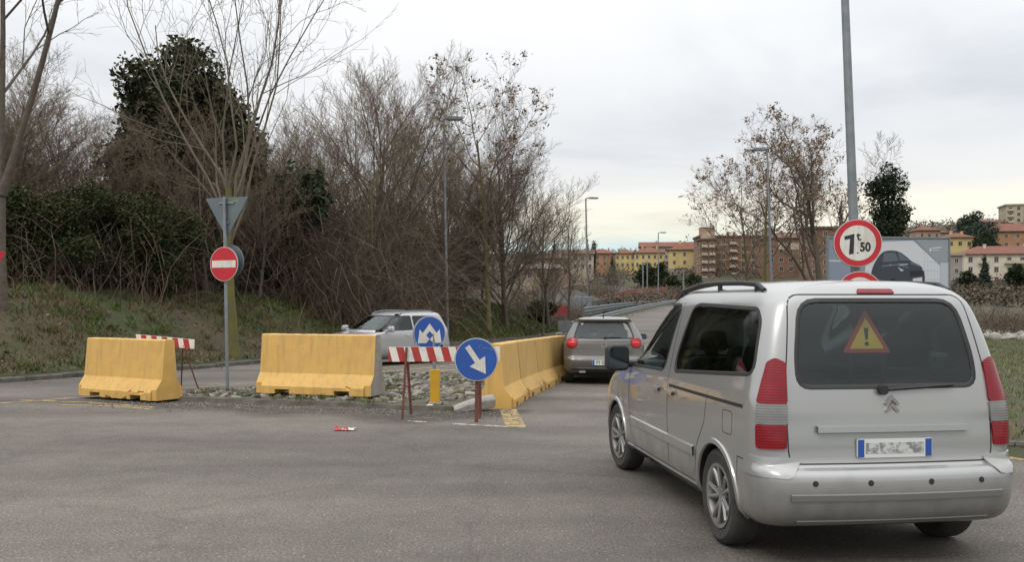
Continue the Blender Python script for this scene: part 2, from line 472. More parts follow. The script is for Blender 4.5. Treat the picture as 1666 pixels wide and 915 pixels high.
# ------------------------------------------------------------------ ground
def sm(t): 
    t = np.clip(t, 0, 1); return t * t * (3 - 2 * t)
def gz_road(x, y):
    x = np.asarray(x, float); y = np.asarray(y, float)
    z = np.interp(y, [-50, 13, 19, 28, 38, 58, 90, 130, 190, 300, 450, 700, 1500, 4000], [0, 0, -.13, -.30, -.43, -.5, -.02, .9, 1.7, 3.0, 10, 38, 52, 60])
    z = z + 30 * np.exp(-((x - 265) ** 2 + (y - 470) ** 2) / (2 * 120 ** 2)) * sm((y - 120) / 80)
    return z
LX = ([-60, -30, 0, 10, 15, 19.3, 21.9, 24.75, 28.4, 36, 44, 50, 58, 85, 130, 190, 260],
      [-110, -70, -38, -26, -15.5, -11.2, -10.2, -8.7, -7.7, -5.0, -2.4, .9, 3.1, 9.0, 22.0, 47, 80])
RX = ([-60, -30, 0, 5, 8, 9.6, 10.6, 11.6, 13, 20, 30, 40, 60, 90, 130, 190, 260],
      [90, 60, 16, 9.6, 7.0, 5.5, 4.7, 4.25, 4.1, 4.6, 5.6, 7.6, 12.5, 22, 36, 64, 100])
def XL(y): return np.interp(y, *LX)
def XR(y): return np.interp(y, *RX)
def gz(x, y):            # finished ground level away from the carriageway
    x = np.asarray(x, float); y = np.asarray(y, float)
    d = (XL(y) - x) * np.where(y < 20, .55, .80)
    dr = (x - XR(y)) * .85
    fade = 1 - sm((y - 56) / 14)
    bank = .13 * sm(d / .12) + (2.1 * sm((d + .3) / 4.8) + .5 * sm((d - 8) / 14)) * fade - 1.6 * sm((y - 60) / 25) * sm(d / 9) * (1 - sm((y - 150) / 80))
    bank = bank + .09 * np.sin(x * 1.7 + y * .6) * np.sin(y * 1.1 - x * .5) * sm(d / 2.5) * fade
    right = .13 * sm(dr / .12) + .04 * np.sin(x * 1.1) * np.sin(y * .9) * sm(dr / 2)
    out = gz_road(x, y)
    return out + np.where(d > 0, bank, 0) + np.where(dr > 0, right, 0) - np.where((d <= .05) & (dr <= .05) & (y < 265), .16, 0)

def grid_mesh(name, xs, ys, fz, mats):
    X, Y = np.meshgrid(xs, ys)
    Z = fz(X, Y)
    v = np.stack([X, Y, Z], -1).reshape(-1, 3)
    nx = len(xs)
    i = np.arange((len(ys) - 1) * (nx - 1)); r, c = i // (nx - 1), i % (nx - 1)
    a = r * nx + c
    f = np.stack([a, a + 1, a + nx + 1, a + nx], -1)
    return np_mesh(name, v, f, mats, True)

xs = np.unique(np.concatenate([np.arange(-30, 12, .25), np.arange(12, 60, 1.0), np.arange(-60, -30, 2), np.linspace(60, 500, 70), np.linspace(500, 2500, 12), np.linspace(-400, -60, 40), np.linspace(-2500, -400, 10)]))
ys = np.unique(np.concatenate([np.arange(-40, 12, 2), np.arange(12, 60, .3), np.arange(60, 140, 1.5), np.linspace(140, 700, 110), np.linspace(700, 3500, 14)]))
tag(link("ground", grid_mesh("ground", xs, ys, gz, M["soil"])), kind="structure")

rows = np.unique(np.concatenate([np.arange(-40, 8, 1.0), np.arange(8, 60, .5), np.arange(60, 260, 2.0)]))
tt = np.linspace(0, 1, 40)
X = XL(rows)[:, None] * (1 - tt) + XR(rows)[:, None] * tt
Y = np.repeat(rows[:, None], 40, 1)
v = np.stack([X, Y, gz_road(X, Y)], -1).reshape(-1, 3)
i = np.arange((len(rows) - 1) * 39); a = (i // 39) * 40 + i % 39
tag(link("road", np_mesh("road", v, np.stack([a, a + 1, a + 41, a + 40], -1), M["asphalt"], True)), kind="structure")

def kerb(name, fx, y0, y1, side):            # a line of kerb stones with open joints
    b = MB(); y = y0; rnd = random.Random(4)
    while y < y1:
        x0 = float(fx(y)); dy = .5
        while math.hypot(float(fx(y + dy)) - x0, dy) < 1.0 and dy < 1.2: dy += .03
        x1 = float(fx(y + dy))
        p, q = Vector((x0, y, float(gz_road(x0, y)))), Vector((x1, y + dy, float(gz_road(x1, y + dy))))
        t = (q - p).normalized(); n = Vector((-t.y, t.x, 0)) * side
        q = q - t * .015
        h_ = .13 + rnd.uniform(-.025, .015); w = .16
        sec = [(-.02, -.1), (-.02, h_ - .03), (.01, h_), (w, h_), (w, -.1)]
        k = len(sec)
        vv = [p + n * s + Vector((0, 0, z)) for s, z in sec] + [q + n * s + Vector((0, 0, z)) for s, z in sec]
        b.add(vv, [tuple(range(k)), tuple(range(2 * k - 1, k - 1, -1))] + [(j, j + k, (j + 1) % k + k, (j + 1) % k) for j in range(k)])
        y += dy
    return tag(b.build(name, M["kerb"]), kind="structure")
kerb("kerb", XL, 8, 60, 1)
kerb("kerb", XR, 2, 60, -1)

# cobbled traffic island
ISL = [(-6.1, 15.35), (-4.6, 14.75), (-2.7, 14.15), (-1.6, 13.55), (-.75, 13.45), (-.45, 13.9), (-.2, 15.6), (.1, 17.6), (.5, 19.6), (.8, 21.3), (-.9, 21.9), (-3.1, 21.6), (-3.9, 18.2), (-4.7, 16.9), (-6.0, 16.1)]
def inside(x, y, poly):
    x = np.asarray(x); y = np.asarray(y); r = np.zeros(x.shape, bool)
    for k in range(len(poly)):
        (x0, y0), (x1, y1) = poly[k], poly[(k + 1) % len(poly)]
        with np.errstate(divide="ignore", invalid="ignore"):
            c = ((y0 > y) != (y1 > y)) & (x < (x1 - x0) * (y - y0) / (y1 - y0) + x0)
        r ^= c
    return r
rng = np.random.default_rng(11)
ip = densify(chaikin(ISL, 1), .12)
ip = [(x + .05 * math.sin(9 * x + 5 * y), y + .05 * math.sin(7 * x - 8 * y)) for x, y in ip]
c0 = Vector((sum(p[0] for p in ip) / len(ip), sum(p[1] for p in ip) / len(ip)))
bm = bmesh.new()
top = [bm.verts.new((x, y, float(gz_road(x, y)) + .075)) for x, y in ip]
bot = [bm.verts.new((x + .07 * (x - c0.x) / 4, y + .1 * (y - c0.y) / 5, float(gz_road(x, y)) - .05)) for x, y in ip]
bm.faces.new(top)
for k in range(len(top)):
    bm.faces.new((top[k], bot[k], bot[(k + 1) % len(top)], top[(k + 1) % len(top)]))
bmesh.ops.triangulate(bm, faces=bm.faces[:])
bmesh.ops.recalc_face_normals(bm, faces=bm.faces)
me = bpy.data.meshes.new("traffic_island"); bm.to_mesh(me); bm.free(); me.materials.append(M["mortar"])
island = tag(link("traffic_island", me), kind="structure")

def stones(pts, size, squash, mat_, seed, zoff, tilt=.25):
    rg = np.random.default_rng(seed)
    b = bmesh.new(); bmesh.ops.create_icosphere(b, subdivisions=2, radius=1)
    bv = np.array([v.co[:] for v in b.verts]); bf = np.array([[v.index for v in f.verts] for f in b.faces]); b.free()
    V, F = [], []
    for k, (x, y, z) in enumerate(pts):
        s = np.array(size) * rg.uniform(.65, 1.25, 3); s[2] = size[2] * rg.uniform(.6, 1.35)
        n = bv + .22 * np.sin(bv[:, [1, 2, 0]] * rg.uniform(2, 4, 3) + rg.uniform(0, 6, 3))
        n = np.sign(n) * np.abs(n) ** .8
        n = n * s
        a, tx, ty = rg.uniform(0, 6.28), rg.normal(0, tilt), rg.normal(0, tilt)
        m = np.array(Matrix.Rotation(a, 3, 'Z') @ Matrix.Rotation(tx, 3, 'X') @ Matrix.Rotation(ty, 3, 'Y'))
        V.append(n @ m.T + np.array([x, y, z + zoff])); F.append(bf + len(bv) * k)
    return np_mesh("stones", np.concatenate(V), np.concatenate(F), mat_, True)
gx, gy = np.meshgrid(np.arange(-6.2, 1, .185), np.arange(13.3, 22, .24))
gx = gx + (np.arange(gx.shape[0]) % 2)[:, None] * .09
gx = (gx + rng.normal(0, .028, gx.shape)).ravel(); gy = (gy + rng.normal(0, .035, gy.shape)).ravel()
shr = [(c0.x + (x - c0.x) * .93, c0.y + (y - c0.y) * .93) for x, y in ISL]
k = inside(gx, gy, shr)
front = inside(gx, gy, [(-1.9, 12), (.2, 12), (.2, 14.3), (-1.7, 14.5)])
k &= ~front | (rng.random(len(gx)) < .25)
k &= rng.random(len(gx)) < .95
gx, gy = gx[k], gy[k]
cb = link("cobblestones", stones(np.stack([gx, gy, gz_road(gx, gy)], 1), (.098, .070, .036), 1, M["cobble"], 3, .074, .35), island)

# dirt washed out in front of the island, loose gravel, fallen leaves
def blob_sheet(name, pts, mat_, z, kind, jitter=.16, seed=0):
    q = densify(chaikin(pts, 2), .15); rd = random.Random(seed)
    q = [(x + rd.uniform(-jitter, jitter) * .6, y + rd.uniform(-jitter, jitter)) for x, y in q]
    b = bmesh.new(); f = b.faces.new([b.verts.new((x, y, float(gz_road(x, y)) + z)) for x, y in q])
    bmesh.ops.triangulate(b, faces=[f]); bmesh.ops.recalc_face_normals(b, faces=b.faces)
    if b.faces[0].normal.z < 0: bmesh.ops.reverse_faces(b, faces=b.faces)
    m = bpy.data.meshes.new(name); b.to_mesh(m); b.free(); m.materials.append(mat_)
    return tag(link(name, m), kind=kind)
def dirt_film():        # thin film of washed-out soil, denser in patches, asphalt showing through
    m, t, b = new_mat("dirt_film")
    b.inputs["Roughness"].default_value = .95
    tc = nd(t, "ShaderNodeTexCoord")
    n = nd(t, "ShaderNodeTexNoise"); n.inputs["Scale"].default_value = 1.6; n.inputs["Detail"].default_value = 9; n.inputs["Roughness"].default_value = .7
    n2 = nd(t, "ShaderNodeTexNoise"); n2.inputs["Scale"].default_value = 22; n2.inputs["Detail"].default_value = 5
    t.links.new(tc.outputs["Object"], n.inputs["Vector"]); t.links.new(tc.outputs["Object"], n2.inputs["Vector"])
    r = nd(t, "ShaderNodeValToRGB"); e = r.color_ramp.elements
    e[0].position, e[0].color, e[1].position, e[1].color = .35, (.038, .033, .027, 1), .7, (.125, .108, .088, 1)
    t.links.new(n2.outputs["Fac"], r.inputs[0]); t.links.new(r.outputs[0], b.inputs["Base Color"])
    mr = nd(t, "ShaderNodeMapRange"); mr.inputs[1].default_value = .32; mr.inputs[2].default_value = .52; mr.inputs[4].default_value = .92
    t.links.new(n.outputs["Fac"], mr.inputs[0])
    at = nd(t, "ShaderNodeAttribute", attribute_name="cover")
    mu = nd(t, "ShaderNodeMath", operation="MULTIPLY"); t.links.new(mr.outputs[0], mu.inputs[0]); t.links.new(at.outputs["Fac"], mu.inputs[1])
    tr = nd(t, "ShaderNodeBsdfTransparent"); mx = nd(t, "ShaderNodeMixShader")
    t.links.new(mu.outputs[0], mx.inputs[0]); t.links.new(tr.outputs[0], mx.inputs[1]); t.links.new(b.outputs[0], mx.inputs[2])
    t.links.new(mx.outputs[0], t.nodes["Material Output"].inputs[0])
    return m
M["dirt_film"] = dirt_film()
# film strip whose cover thins out towards the carriageway
fx = np.linspace(-7.6, .35, 90); fr = np.linspace(0, 1, 14)
back = np.interp(fx, [-7.6, -6.1, -4.6, -2.7, -1.6, -.75, .35], [15.2, 15.3, 14.85, 14.3, 13.7, 13.6, 13.75])
depth = np.interp(fx, [-7.6, -6.5, -4.5, -2, -.5, .35], [.5, .9, 1.7, 1.9, 1.45, .6]) * (1 + .15 * np.sin(fx * 3.1))
FX = np.repeat(fx[:, None], 14, 1); FY = back[:, None] - depth[:, None] * fr
v = np.stack([FX, FY, gz_road(FX, FY) + .004], -1).reshape(-1, 3)
i = np.arange(89 * 13); a = (i // 13) * 14 + i % 13
me = np_mesh("dirt", v, np.stack([a, a + 1, a + 15, a + 14], -1), M["dirt_film"], True)
cov = (np.clip(1.25 - fr ** 1.3 * 1.25, 0, 1)[None] * np.clip((fx + 7.6) / .9, 0, 1)[:, None] * np.clip((.35 - fx) / .5, 0, 1)[:, None]).ravel()
at_ = me.attributes.new("cover", "FLOAT", "POINT"); at_.data.foreach_set("value", cov.astype(np.float32))
tag(link("dirt", me), kind="stuff")
gp = []
for _ in range(900):
    x = rng.uniform(-6.8, 0); y = float(np.interp(x, [-7, -2.7, -.75, 0], [15.2, 14.2, 13.45, 13.6])) - abs(rng.normal(0, .45))
    gp.append((x, y, float(gz_road(x, y))))
tag(link("gravel", stones(gp, (.014, .012, .008), 1, M["cobble"], 5, .006)), kind="stuff")

# painted lines
def line(name, pts, w, mat_, z=.006):
    b = MB()
    P = []
    for k in range(len(pts) - 1):
        n = max(1, int(math.dist(pts[k], pts[k + 1]) / .4))
        P += [(pts[k][0] + (pts[k + 1][0] - pts[k][0]) * j / n, pts[k][1] + (pts[k + 1][1] - pts[k][1]) * j / n) for j in range(n)]
    P.append(pts[-1])
    for k, p in enumerate(P):
        a_, c_ = Vector(P[max(k - 1, 0)]), Vector(P[min(k + 1, len(P) - 1)])
        t = (c_ - a_).normalized(); n = Vector((-t.y, t.x)) * w / 2
        for s in (1, -1):
            x, y = p[0] + n.x * s, p[1] + n.y * s
            b.v.append((x, y, float(gz_road(x, y)) + z))
    for k in range(len(P) - 1): b.f.append((2 * k, 2 * k + 1, 2 * k + 3, 2 * k + 2)); b.m.append(0)
    return tag(b.build(name, mat_), kind="structure")
def G(px_, py_, z=0.0):      # photograph pixel to a point on the road
    y = 20.0
    for _ in range(30):
        x = (px_ - 833) / 1459 * y
        y = (EYE - float(gz_road(x, y)) - z) * 1459 / (py_ - 490)
    return ((px_ - 833) / 1459 * y, y)
yl = "road_marking"
line(yl, [G(0, 657), G(60, 653), G(126, 648)], .16, M["line_yellow"])
line(yl, [G(30, 652), G(150, 656), G(250, 664)], .12, M["line_yellow"])
line(yl, [G(100, 660), G(190, 662), G(246, 667)], .10, M["line_yellow"])
line(yl, [G(180, 649), G(300, 640), G(424, 631)], .13, M["line_yellow"])
line(yl, [G(300, 633), G(360, 628), G(430, 623)], .10, M["line_yellow"])
line(yl, [G(606, 607), G(690, 600), G(760, 592)], .16, M["line_yellow"])
line(yl, [G(620, 616), G(690, 608), G(745, 602)], .16, M["line_yellow"], .01)
line(yl, [G(620, 600), G(700, 592), G(780, 583), G(900, 566)], .14, M["line_yellow"])
line(yl, [G(826, 667), G(840, 697)], .26, M["line_yellow"])
line(yl, [G(738, 691), G(780, 693), G(853, 697)], .09, M["line_white"])
line(yl, [G(664, 686), G(694, 688)], .07, M["line_white"])
line(yl, [G(916, 611), G(914, 588), G(908, 570)], .14, M["line_yellow"])
line(yl, [(5.35, 9.2), (4.55, 10.3), (4.0, 11.6), (3.85, 13.5), (4.3, 20), (5.3, 30), (7.3, 40)], .13, M["line_yellow"])

# ------------------------------------------------------------------ ground vegetation
def blades(pts, h, w, seed, mat_, lean=.5):
    rg = np.random.default_rng(seed); n = len(pts)
    a = rg.uniform(0, 2 * np.pi, n); hh = h * rg.uniform(.5, 1.3, n); ww = w * rg.uniform(.6, 1.3, n)
    la = rg.uniform(0, 2 * np.pi, n); ll = hh * lean * rg.uniform(.2, 1.4, n)
    d = np.stack([np.cos(a) * ww, np.sin(a) * ww, np.zeros(n)], 1)
    t = np.stack([np.cos(la) * ll, np.sin(la) * ll, hh], 1)
    v = np.stack([pts - d, pts + d, pts + t], 1).reshape(-1, 3)
    return np_mesh("grass", v, np.arange(3 * n).reshape(-1, 3), mat_)
def scatter(n, x0, x1, y0, y1, ok, seed):
    rg = np.random.default_rng(seed)
    x = rg.uniform(x0, x1, n); y = rg.uniform(y0, y1, n)
    k = ok(x, y, rg.random(n)); x, y = x[k], y[k]
    return np.stack([x, y, gz(x, y) - .01], 1)
def dL(x, y): return (XL(y) - x) * np.where(y < 20, .55, .80)
def patch(x, y, s=1.0): return np.sin(x * .9 * s + 1.3 * np.sin(y * .7 * s)) * np.sin(y * 1.1 * s + 1.7 * np.sin(x * .5 * s))
g1 = scatter(300000, -26, 4, 15, 58, lambda x, y, r: (dL(x, y) > .12) & (dL(x, y) < 13) & (r < .50 + .55 * patch(x, y)), 21)
tag(link("grass", blades(g1, .12, .018, 22, M["grass"], .9)), kind="stuff")
g4 = scatter(150000, -16, 6, 34, 68, lambda x, y, r: (dL(x, y) > .12) & (dL(x, y) < 10) & (r < .75 + .4 * patch(x, y)), 27)
M["slope_blades"] = mat("slope_grass_blades", (.072, .105, .018), .85, c2=(.10, .085, .034), scale=.4, lo=.45, hi=.68, island=.35)
tag(link("slope_grass", blades(g4, .14, .032, 28, M["slope_blades"], .9)), kind="stuff")
g2 = scatter(60000, -26, 3, 15, 56, lambda x, y, r: (dL(x, y) > .4) & (dL(x, y) < 8) & (patch(x, y, .8) > .55), 23)
tag(link("tall_grass", blades(g2, .30, .016, 24, M["grass"], .9)), kind="stuff")
g3 = scatter(150000, 3, 44, 8, 50, lambda x, y, r: (x > XR(y) + .2) & (x < XR(y) + 26) & (x / y < .75), 25)
tag(link("lawn_grass", blades(g3, .09, .012, 26, M["lawn_blades"], .8)), kind="stuff")
def leaf_quads(pts, size, seed, mat_, flat=.35, name="leaves"):
    rg = np.random.default_rng(seed); n = len(pts)
    u = rg.normal(0, 1, (n, 3)); u[:, 2] *= flat; u /= np.linalg.norm(u, axis=1)[:, None]
    w = rg.normal(0, 1, (n, 3)); w[:, 2] *= flat; w -= u * (u * w).sum(1)[:, None]; w /= np.linalg.norm(w, axis=1)[:, None]
    s = (size * rg.uniform(.55, 1.4, n))[:, None]
    v = np.stack([pts - u * s, pts + w * s * .5, pts + u * s, pts - w * s * .5], 1).reshape(-1, 3)
    return np_mesh(name, v, np.arange(4 * n).reshape(-1, 4), mat_)
lf = scatter(42000, -26, 4, 14, 56, lambda x, y, r: (dL(x, y) > .02) & (dL(x, y) < 9) & (r < .22 + .7 * (dL(x, y) < .9)), 31)
lf[:, 2] += .05
lf2 = np.stack([rng.uniform(-14, -3, 2500), rng.uniform(17, 34, 2500), np.zeros(2500)], 1)
dd = dL(lf2[:, 0], lf2[:, 1]); lf2 = lf2[(dd < 0) & (dd > -.5)]; lf2[:, 2] = gz_road(lf2[:, 0], lf2[:, 1]) + .02
tag(link("fallen_leaves", leaf_quads(np.concatenate([lf, lf2]), .045, 32, M["dead_leaf"], .15)), kind="stuff")
tag(link("bank_weeds", leaf_quads(scatter(30000, -26, 3, 16, 56, lambda x, y, r: (dL(x, y) > .8) & (dL(x, y) < 9) & (patch(x, y, 1.4) > .45), 33) + np.array([0, 0, .07]), .055, 34, M["ivy"], .5)), kind="stuff")

wp = np.stack([rng.uniform(-6, .8, 1500), rng.uniform(13.6, 21.8, 1500), np.zeros(1500)], 1)
wp = wp[inside(wp[:, 0], wp[:, 1], ISL) & (patch(wp[:, 0], wp[:, 1], 2.2) > .25)]; wp[:, 2] = gz_road(wp[:, 0], wp[:, 1]) + .085
tag(link("island_weeds", blades(np.repeat(wp, 14, 0) + rng.normal(0, .05, (len(wp) * 14, 3)) * np.array([1, 1, .1]), .07, .007, 36, M["slope_blades"], 1.0)), kind="stuff")

# tufts of dry and green grass on the bank
def tufts(name, n, per, h, w, mat_, seed, y1=48):
    c = scatter(n, -26, 3, 15, y1, lambda x, y, r: (dL(x, y) > .25) & (dL(x, y) < 9) & (r < .55 + .5 * patch(x, y, .6)), seed)
    rg = np.random.default_rng(seed + 1)
    p = np.repeat(c, per, 0) + rg.normal(0, .07, (len(c) * per, 3)) * np.array([1, 1, 0])
    tag(link(name, blades(p, h, w, seed + 2, mat_, 1.1)), kind="stuff")
M["straw"] = mat("straw_blades", (.155, .115, .058), .85, c2=(.11, .085, .04), scale=2, island=.4)
tufts("dry_grass_tufts", 1900, 34, .26, .009, M["straw"], 141)
tufts("green_grass_tufts", 2600, 34, .24, .012, M["slope_blades"], 151)
# ------------------------------------------------------------------ trees
class Tubes:
    def __init__(s): s.V, s.F, s.n = [], [], 0
    def tube(s, P, r, k):
        P = np.asarray(P); n = len(P)
        t = np.empty_like(P); t[1:-1] = P[2:] - P[:-2]; t[0] = P[1] - P[0]; t[-1] = P[-1] - P[-2]
        t /= np.linalg.norm(t, axis=1)[:, None] + 1e-9
        ref = np.array([.31, .17, 1.]) if abs(t[0, 2]) < .8 else np.array([1., .3, .1])
        a = np.cross(t, ref); a /= np.linalg.norm(a, axis=1)[:, None] + 1e-9
        b = np.cross(t, a)
        q = np.arange(k) * 2 * np.pi / k
        ring = P[:, None] + (a[:, None] * np.cos(q)[None, :, None] + b[:, None] * np.sin(q)[None, :, None]) * np.asarray(r)[:, None, None]
        s.V.append(ring.reshape(-1, 3))
        i = np.arange((n - 1) * k); row, c = i // k, i % k; c2 = (c + 1) % k
        s.F.append(np.stack([row * k + c, row * k + c2, (row + 1) * k + c2, (row + 1) * k + c], 1) + s.n)
        s.n += n * k
    def mesh(s, name, m): return np_mesh(name, np.concatenate(s.V), np.concatenate(s.F), m, True)

def unit(v): return v / (np.linalg.norm(v) + 1e-9)
def grow(P, T, rg, p, d, L, r, lev, tips):
    n = P["seg"][lev]
    pts = [p]
    for _ in range(n):
        d = unit(d + rg.normal(0, P["wob"][lev], 3) + np.array([0, 0, P["trop"][lev]]))
        p = p + d * (L / n); pts.append(p)
    pts = np.array(pts)
    rad = np.linspace(1, P["tip"][lev], n + 1) * r
    if lev == 0: rad[0] *= 1.35
    T[0 if lev <= P.get("limb", 1) else 1].tube(pts, rad, (9, 6, 4, 3, 3, 3)[lev])
    if lev >= P["levels"]:
        tips.append(p); return
    K = P["kids"][lev]
    az = rg.uniform(0, 6.28)
    for k in range(K):
        t = P["start"][lev] + (1 - P["start"][lev]) * (k + rg.uniform(.2, .9)) / K
        f = t * n; i = min(int(f), n - 1); q = pts[i] + (pts[i + 1] - pts[i]) * (f - i)
        tan = unit(pts[i + 1] - pts[i])
        az += 2.4 + rg.normal(0, .4)
        a = np.cross(tan, [.3, .2, .9] if abs(tan[2]) < .9 else [1, .1, 0]); a = unit(a); b = np.cross(tan, a)
        th = R(P["ang"][lev]) * rg.uniform(.65, 1.3)
        nd_ = tan * math.cos(th) + (a * math.cos(az) + b * math.sin(az)) * math.sin(th)
        rr = np.interp(f, np.arange(n + 1), rad)
        grow(P, T, rg, q, unit(nd_), L * P["lr"][lev] * (1 - P.get("fall", .45) * t) * rg.uniform(.75, 1.2), max(rr * P["rr"][lev], P["rmin"]), lev + 1, tips)

BASE = dict(levels=4, seg=(8, 6, 5, 4, 3), wob=(.06, .12, .14, .16, .18), trop=(.03, .07, .07, .06, .05), tip=(.35, .3, .35, .45, .5),
            kids=(9, 7, 6, 4), start=(.30, .2, .15, .15), ang=(42, 40, 40, 42), lr=(.62, .55, .5, .5), rr=(.55, .55, .6, .65), rmin=.006)
def pars(**k): d = dict(BASE); d.update(k); return d

TREE_MESH = {}
def tree_meshes(key, P, H, r, seed, d0=(0, 0, 1), trunk="bark", twig="twig", pods=0, pod_size=.09, extra=()):
    rg = np.random.default_rng(seed); T = (Tubes(), Tubes()); tips = []
    grow(P, T, rg, np.zeros(3), unit(np.array(d0, float)), H, r, 0, tips)
    for (q, d, L, rr, lv) in extra: grow(P, T, rg, np.array(q, float), unit(np.array(d, float)), L, rr, lv, tips)
    out = [("trunk", T[0].mesh("trunk", M[trunk])), ("crown", T[1].mesh("crown", M[twig]))]
    if pods:
        tp = np.array(tips); k = tp[:, 2] > tp[:, 2].max() * .45; tp = tp[k]
        pick = tp[rg.integers(0, len(tp), pods)]
        pp = np.repeat(pick, 9, 0) + rg.normal(0, .11, (pods * 9, 3)) - np.array([0, 0, .08])
        out.append(("seed_clusters", leaf_quads(pp, pod_size, seed + 1, M["pods"], .9, "seed_clusters")))
    TREE_MESH[key] = out
    return out
def place_tree(key, label, x, y, rz=0, s=1.0, group=None, name="bare_tree", z=None, cat="tree"):
    t = thing(name, label, cat, (x, y, (float(gz(x, y)) if z is None else z) - .06), rz, group)
    t.scale = (s, s, s) if isinstance(s, (int, float)) else s
    for nm, me in TREE_MESH[key]: link(nm, me, t)
    return t

# individual trees of the bank (local space: base at 0)
tree_meshes("leaning", pars(wob=(.012, .10, .14, .16, .18), kids=(7, 7, 6, 4), start=(.42, .2, .15, .15), ang=(38, 38, 40, 42), lr=(.5, .55, .5, .5), tip=(.3, .3, .35, .45, .5)), 11.5, .115, 5, (.0, .02, 1), "bark", "twig_grey",
            extra=(((.0, 0, 3.0), (.34, 0, 1), 9.5, .095, 0),))
tree_meshes("pale_fork", pars(kids=(7, 7, 5, 3), start=(.55, .25, .2, .2), ang=(21, 32, 38, 42), lr=(1.75, .50, .45, .45), trop=(.02, .09, .09, .07, .05), wob=(.03, .15, .17, .18, .18), tip=(.6, .3, .35, .45, .5), rr=(.40, .5, .6, .65), fall=.25, limb=0), 5.2, .15, 8, (0, 0, 1), "bark_lichen", "bark_pale",
            extra=(((.02, 0, 4.2), (.28, 0, 1), 7.5, .06, 1), ((-.02, 0, 4.6), (-.35, .1, .8), 6.5, .05, 1), ((0, 0, 3.9), (-.75, -.1, .75), 3.2, .03, 1)))
tree_meshes("broom", pars(kids=(22, 13, 9, 6), start=(.10, .10, .12, .15), ang=(44, 28, 30, 32), lr=(1.05, .55, .5, .5), trop=(.02, .13, .11, .09, .06), rr=(.42, .5, .6, .65), fall=.45), 7.8, .16, 12, (0, 0, 1), "bark", "twig")
tree_meshes("podtree", pars(levels=4, kids=(13, 9, 7, 4), start=(.30, .25, .2, .2), ang=(44, 38, 40, 45), lr=(.68, .55, .5, .45), trop=(.02, .08, .07, .05, .03), wob=(.02, .12, .14, .16, .18), limb=0, rmin=.008), 11.6, .14, 16, (0, 0, 1), "bark_lichen", "twig_grey", pods=230)
tree_meshes("thicket_tree", pars(kids=(17, 11, 8, 5), start=(.12, .12, .12, .15), ang=(42, 34, 34, 36), lr=(.66, .55, .5, .5), trop=(.02, .09, .09, .07, .05), rr=(.42, .5, .6, .65)), 9.0, .105, 19, (.08, 0, 1), "bark", "twig")
tree_meshes("thin", pars(levels=3, kids=(10, 6, 4), start=(.3, .2, .2), ang=(38, 38, 40), lr=(.40, .5, .5), trop=(.01, .05, .05, .04)), 7.0, .065, 23, (.05, 0, 1), "bark_lichen", "twig")
tree_meshes("wide", pars(kids=(13, 9, 8, 5), start=(.22, .22, .15, .15), ang=(54, 42, 42, 44), lr=(.66, .55, .5, .48), trop=(.02, .05, .04, .03, .02), wob=(.08, .14, .16, .18, .2)), 11.0, .22, 27, (.10, 0, 1), "bark", "twig_grey", pods=150)
tree_meshes("right_pod", pars(kids=(13, 9, 8, 5), start=(.34, .25, .2, .2), ang=(42, 36, 40, 45), lr=(.60, .55, .5, .45), trop=(.02, .08, .06, .04, .03), wob=(.03, .12, .14, .16, .18)), 10.5, .21, 31, (-.06, 0, 1), "bark", "twig_grey", pods=430, pod_size=.085,
            extra=(((-.1, 0, 1.6), (-.80, 0, .75), 7.5, .12, 1), ((-.1, 0, 2.6), (-.55, .1, .9), 7.0, .09, 1), ((0, 0, 3.0), (.5, 0, 1), 5.5, .08, 1)))
tree_meshes("small_far", pars(levels=3, kids=(12, 8, 6), start=(.2, .2, .2), ang=(40, 38, 40), lr=(.5, .5, .5), rmin=.012), 7.0, .11, 35, (0, 0, 1), "bark", "twig_grey")

place_tree("leaning", "tall bare tree at the left edge, with a thick limb leaning right", -13.2, 23.2, 0.0)
place_tree("pale_fork", "pale bare tree with a mossy yellow trunk, forking wide behind the no-entry sign", -8.45, 27.3, 0.4)
place_tree("broom", "dense broom-shaped brown bare tree behind the silver oncoming car", -6.75, 45.0, 0.0, (1.12, 1.05, 1.0))
place_tree("podtree", "tall tree with brown seed clusters and a mossy trunk, just past the roadside lamp post", -1.26, 48.5, 1.2, (1.05, 1.05, .90))
place_tree("thicket_tree", "slender dark bare tree close behind the seed-cluster tree on the grass slope", -.28, 50.5, 2.2, (1.0, 1.0, 1.08))
place_tree("thin", "thin mossy sapling standing behind the roof of the silver oncoming car", -6.3, 40.3, .3, .9, name="sapling")
place_tree("thin", "thin mossy sapling beside the roadside lamp post, on its left", -4.35, 48.0, 1.7, .85, name="sapling")
place_tree("small_far", "small bare tree leaning over the fence beyond the end of the grass slope", 2.4, 58.0, .6, 1.05)
place_tree("small_far", "low bare tree with drooping branches between the slope and the far lamp post", 4.2, 66.0, 2.6, 1.0)
rb = random.Random(77)
keys = ["broom", "thicket_tree", "thicket_tree", "broom", "thicket_tree"]
for k in range(20):
    fx_ = k / 19
    x = -27 + fx_ * 28 + rb.uniform(-1, 1); y = rb.choice([34, 37, 41, 47]) + rb.uniform(-2, 2)
    if -17.5 < x < -9: y = max(y, 41.5) + 1.5
    if x > -9: y = 51 + (y - 34) * .5
    s = rb.uniform(.8, 1.1) * (.88 if k % 3 else 1)
    place_tree(keys[k % 5], "brown bare tree in the tangled wood on top of the bank", x, y, rb.uniform(0, 6), (s, s, s * (rb.uniform(.62, .85) if x < -8 else rb.uniform(.8, .95))), "bare trees in the wood on the bank")

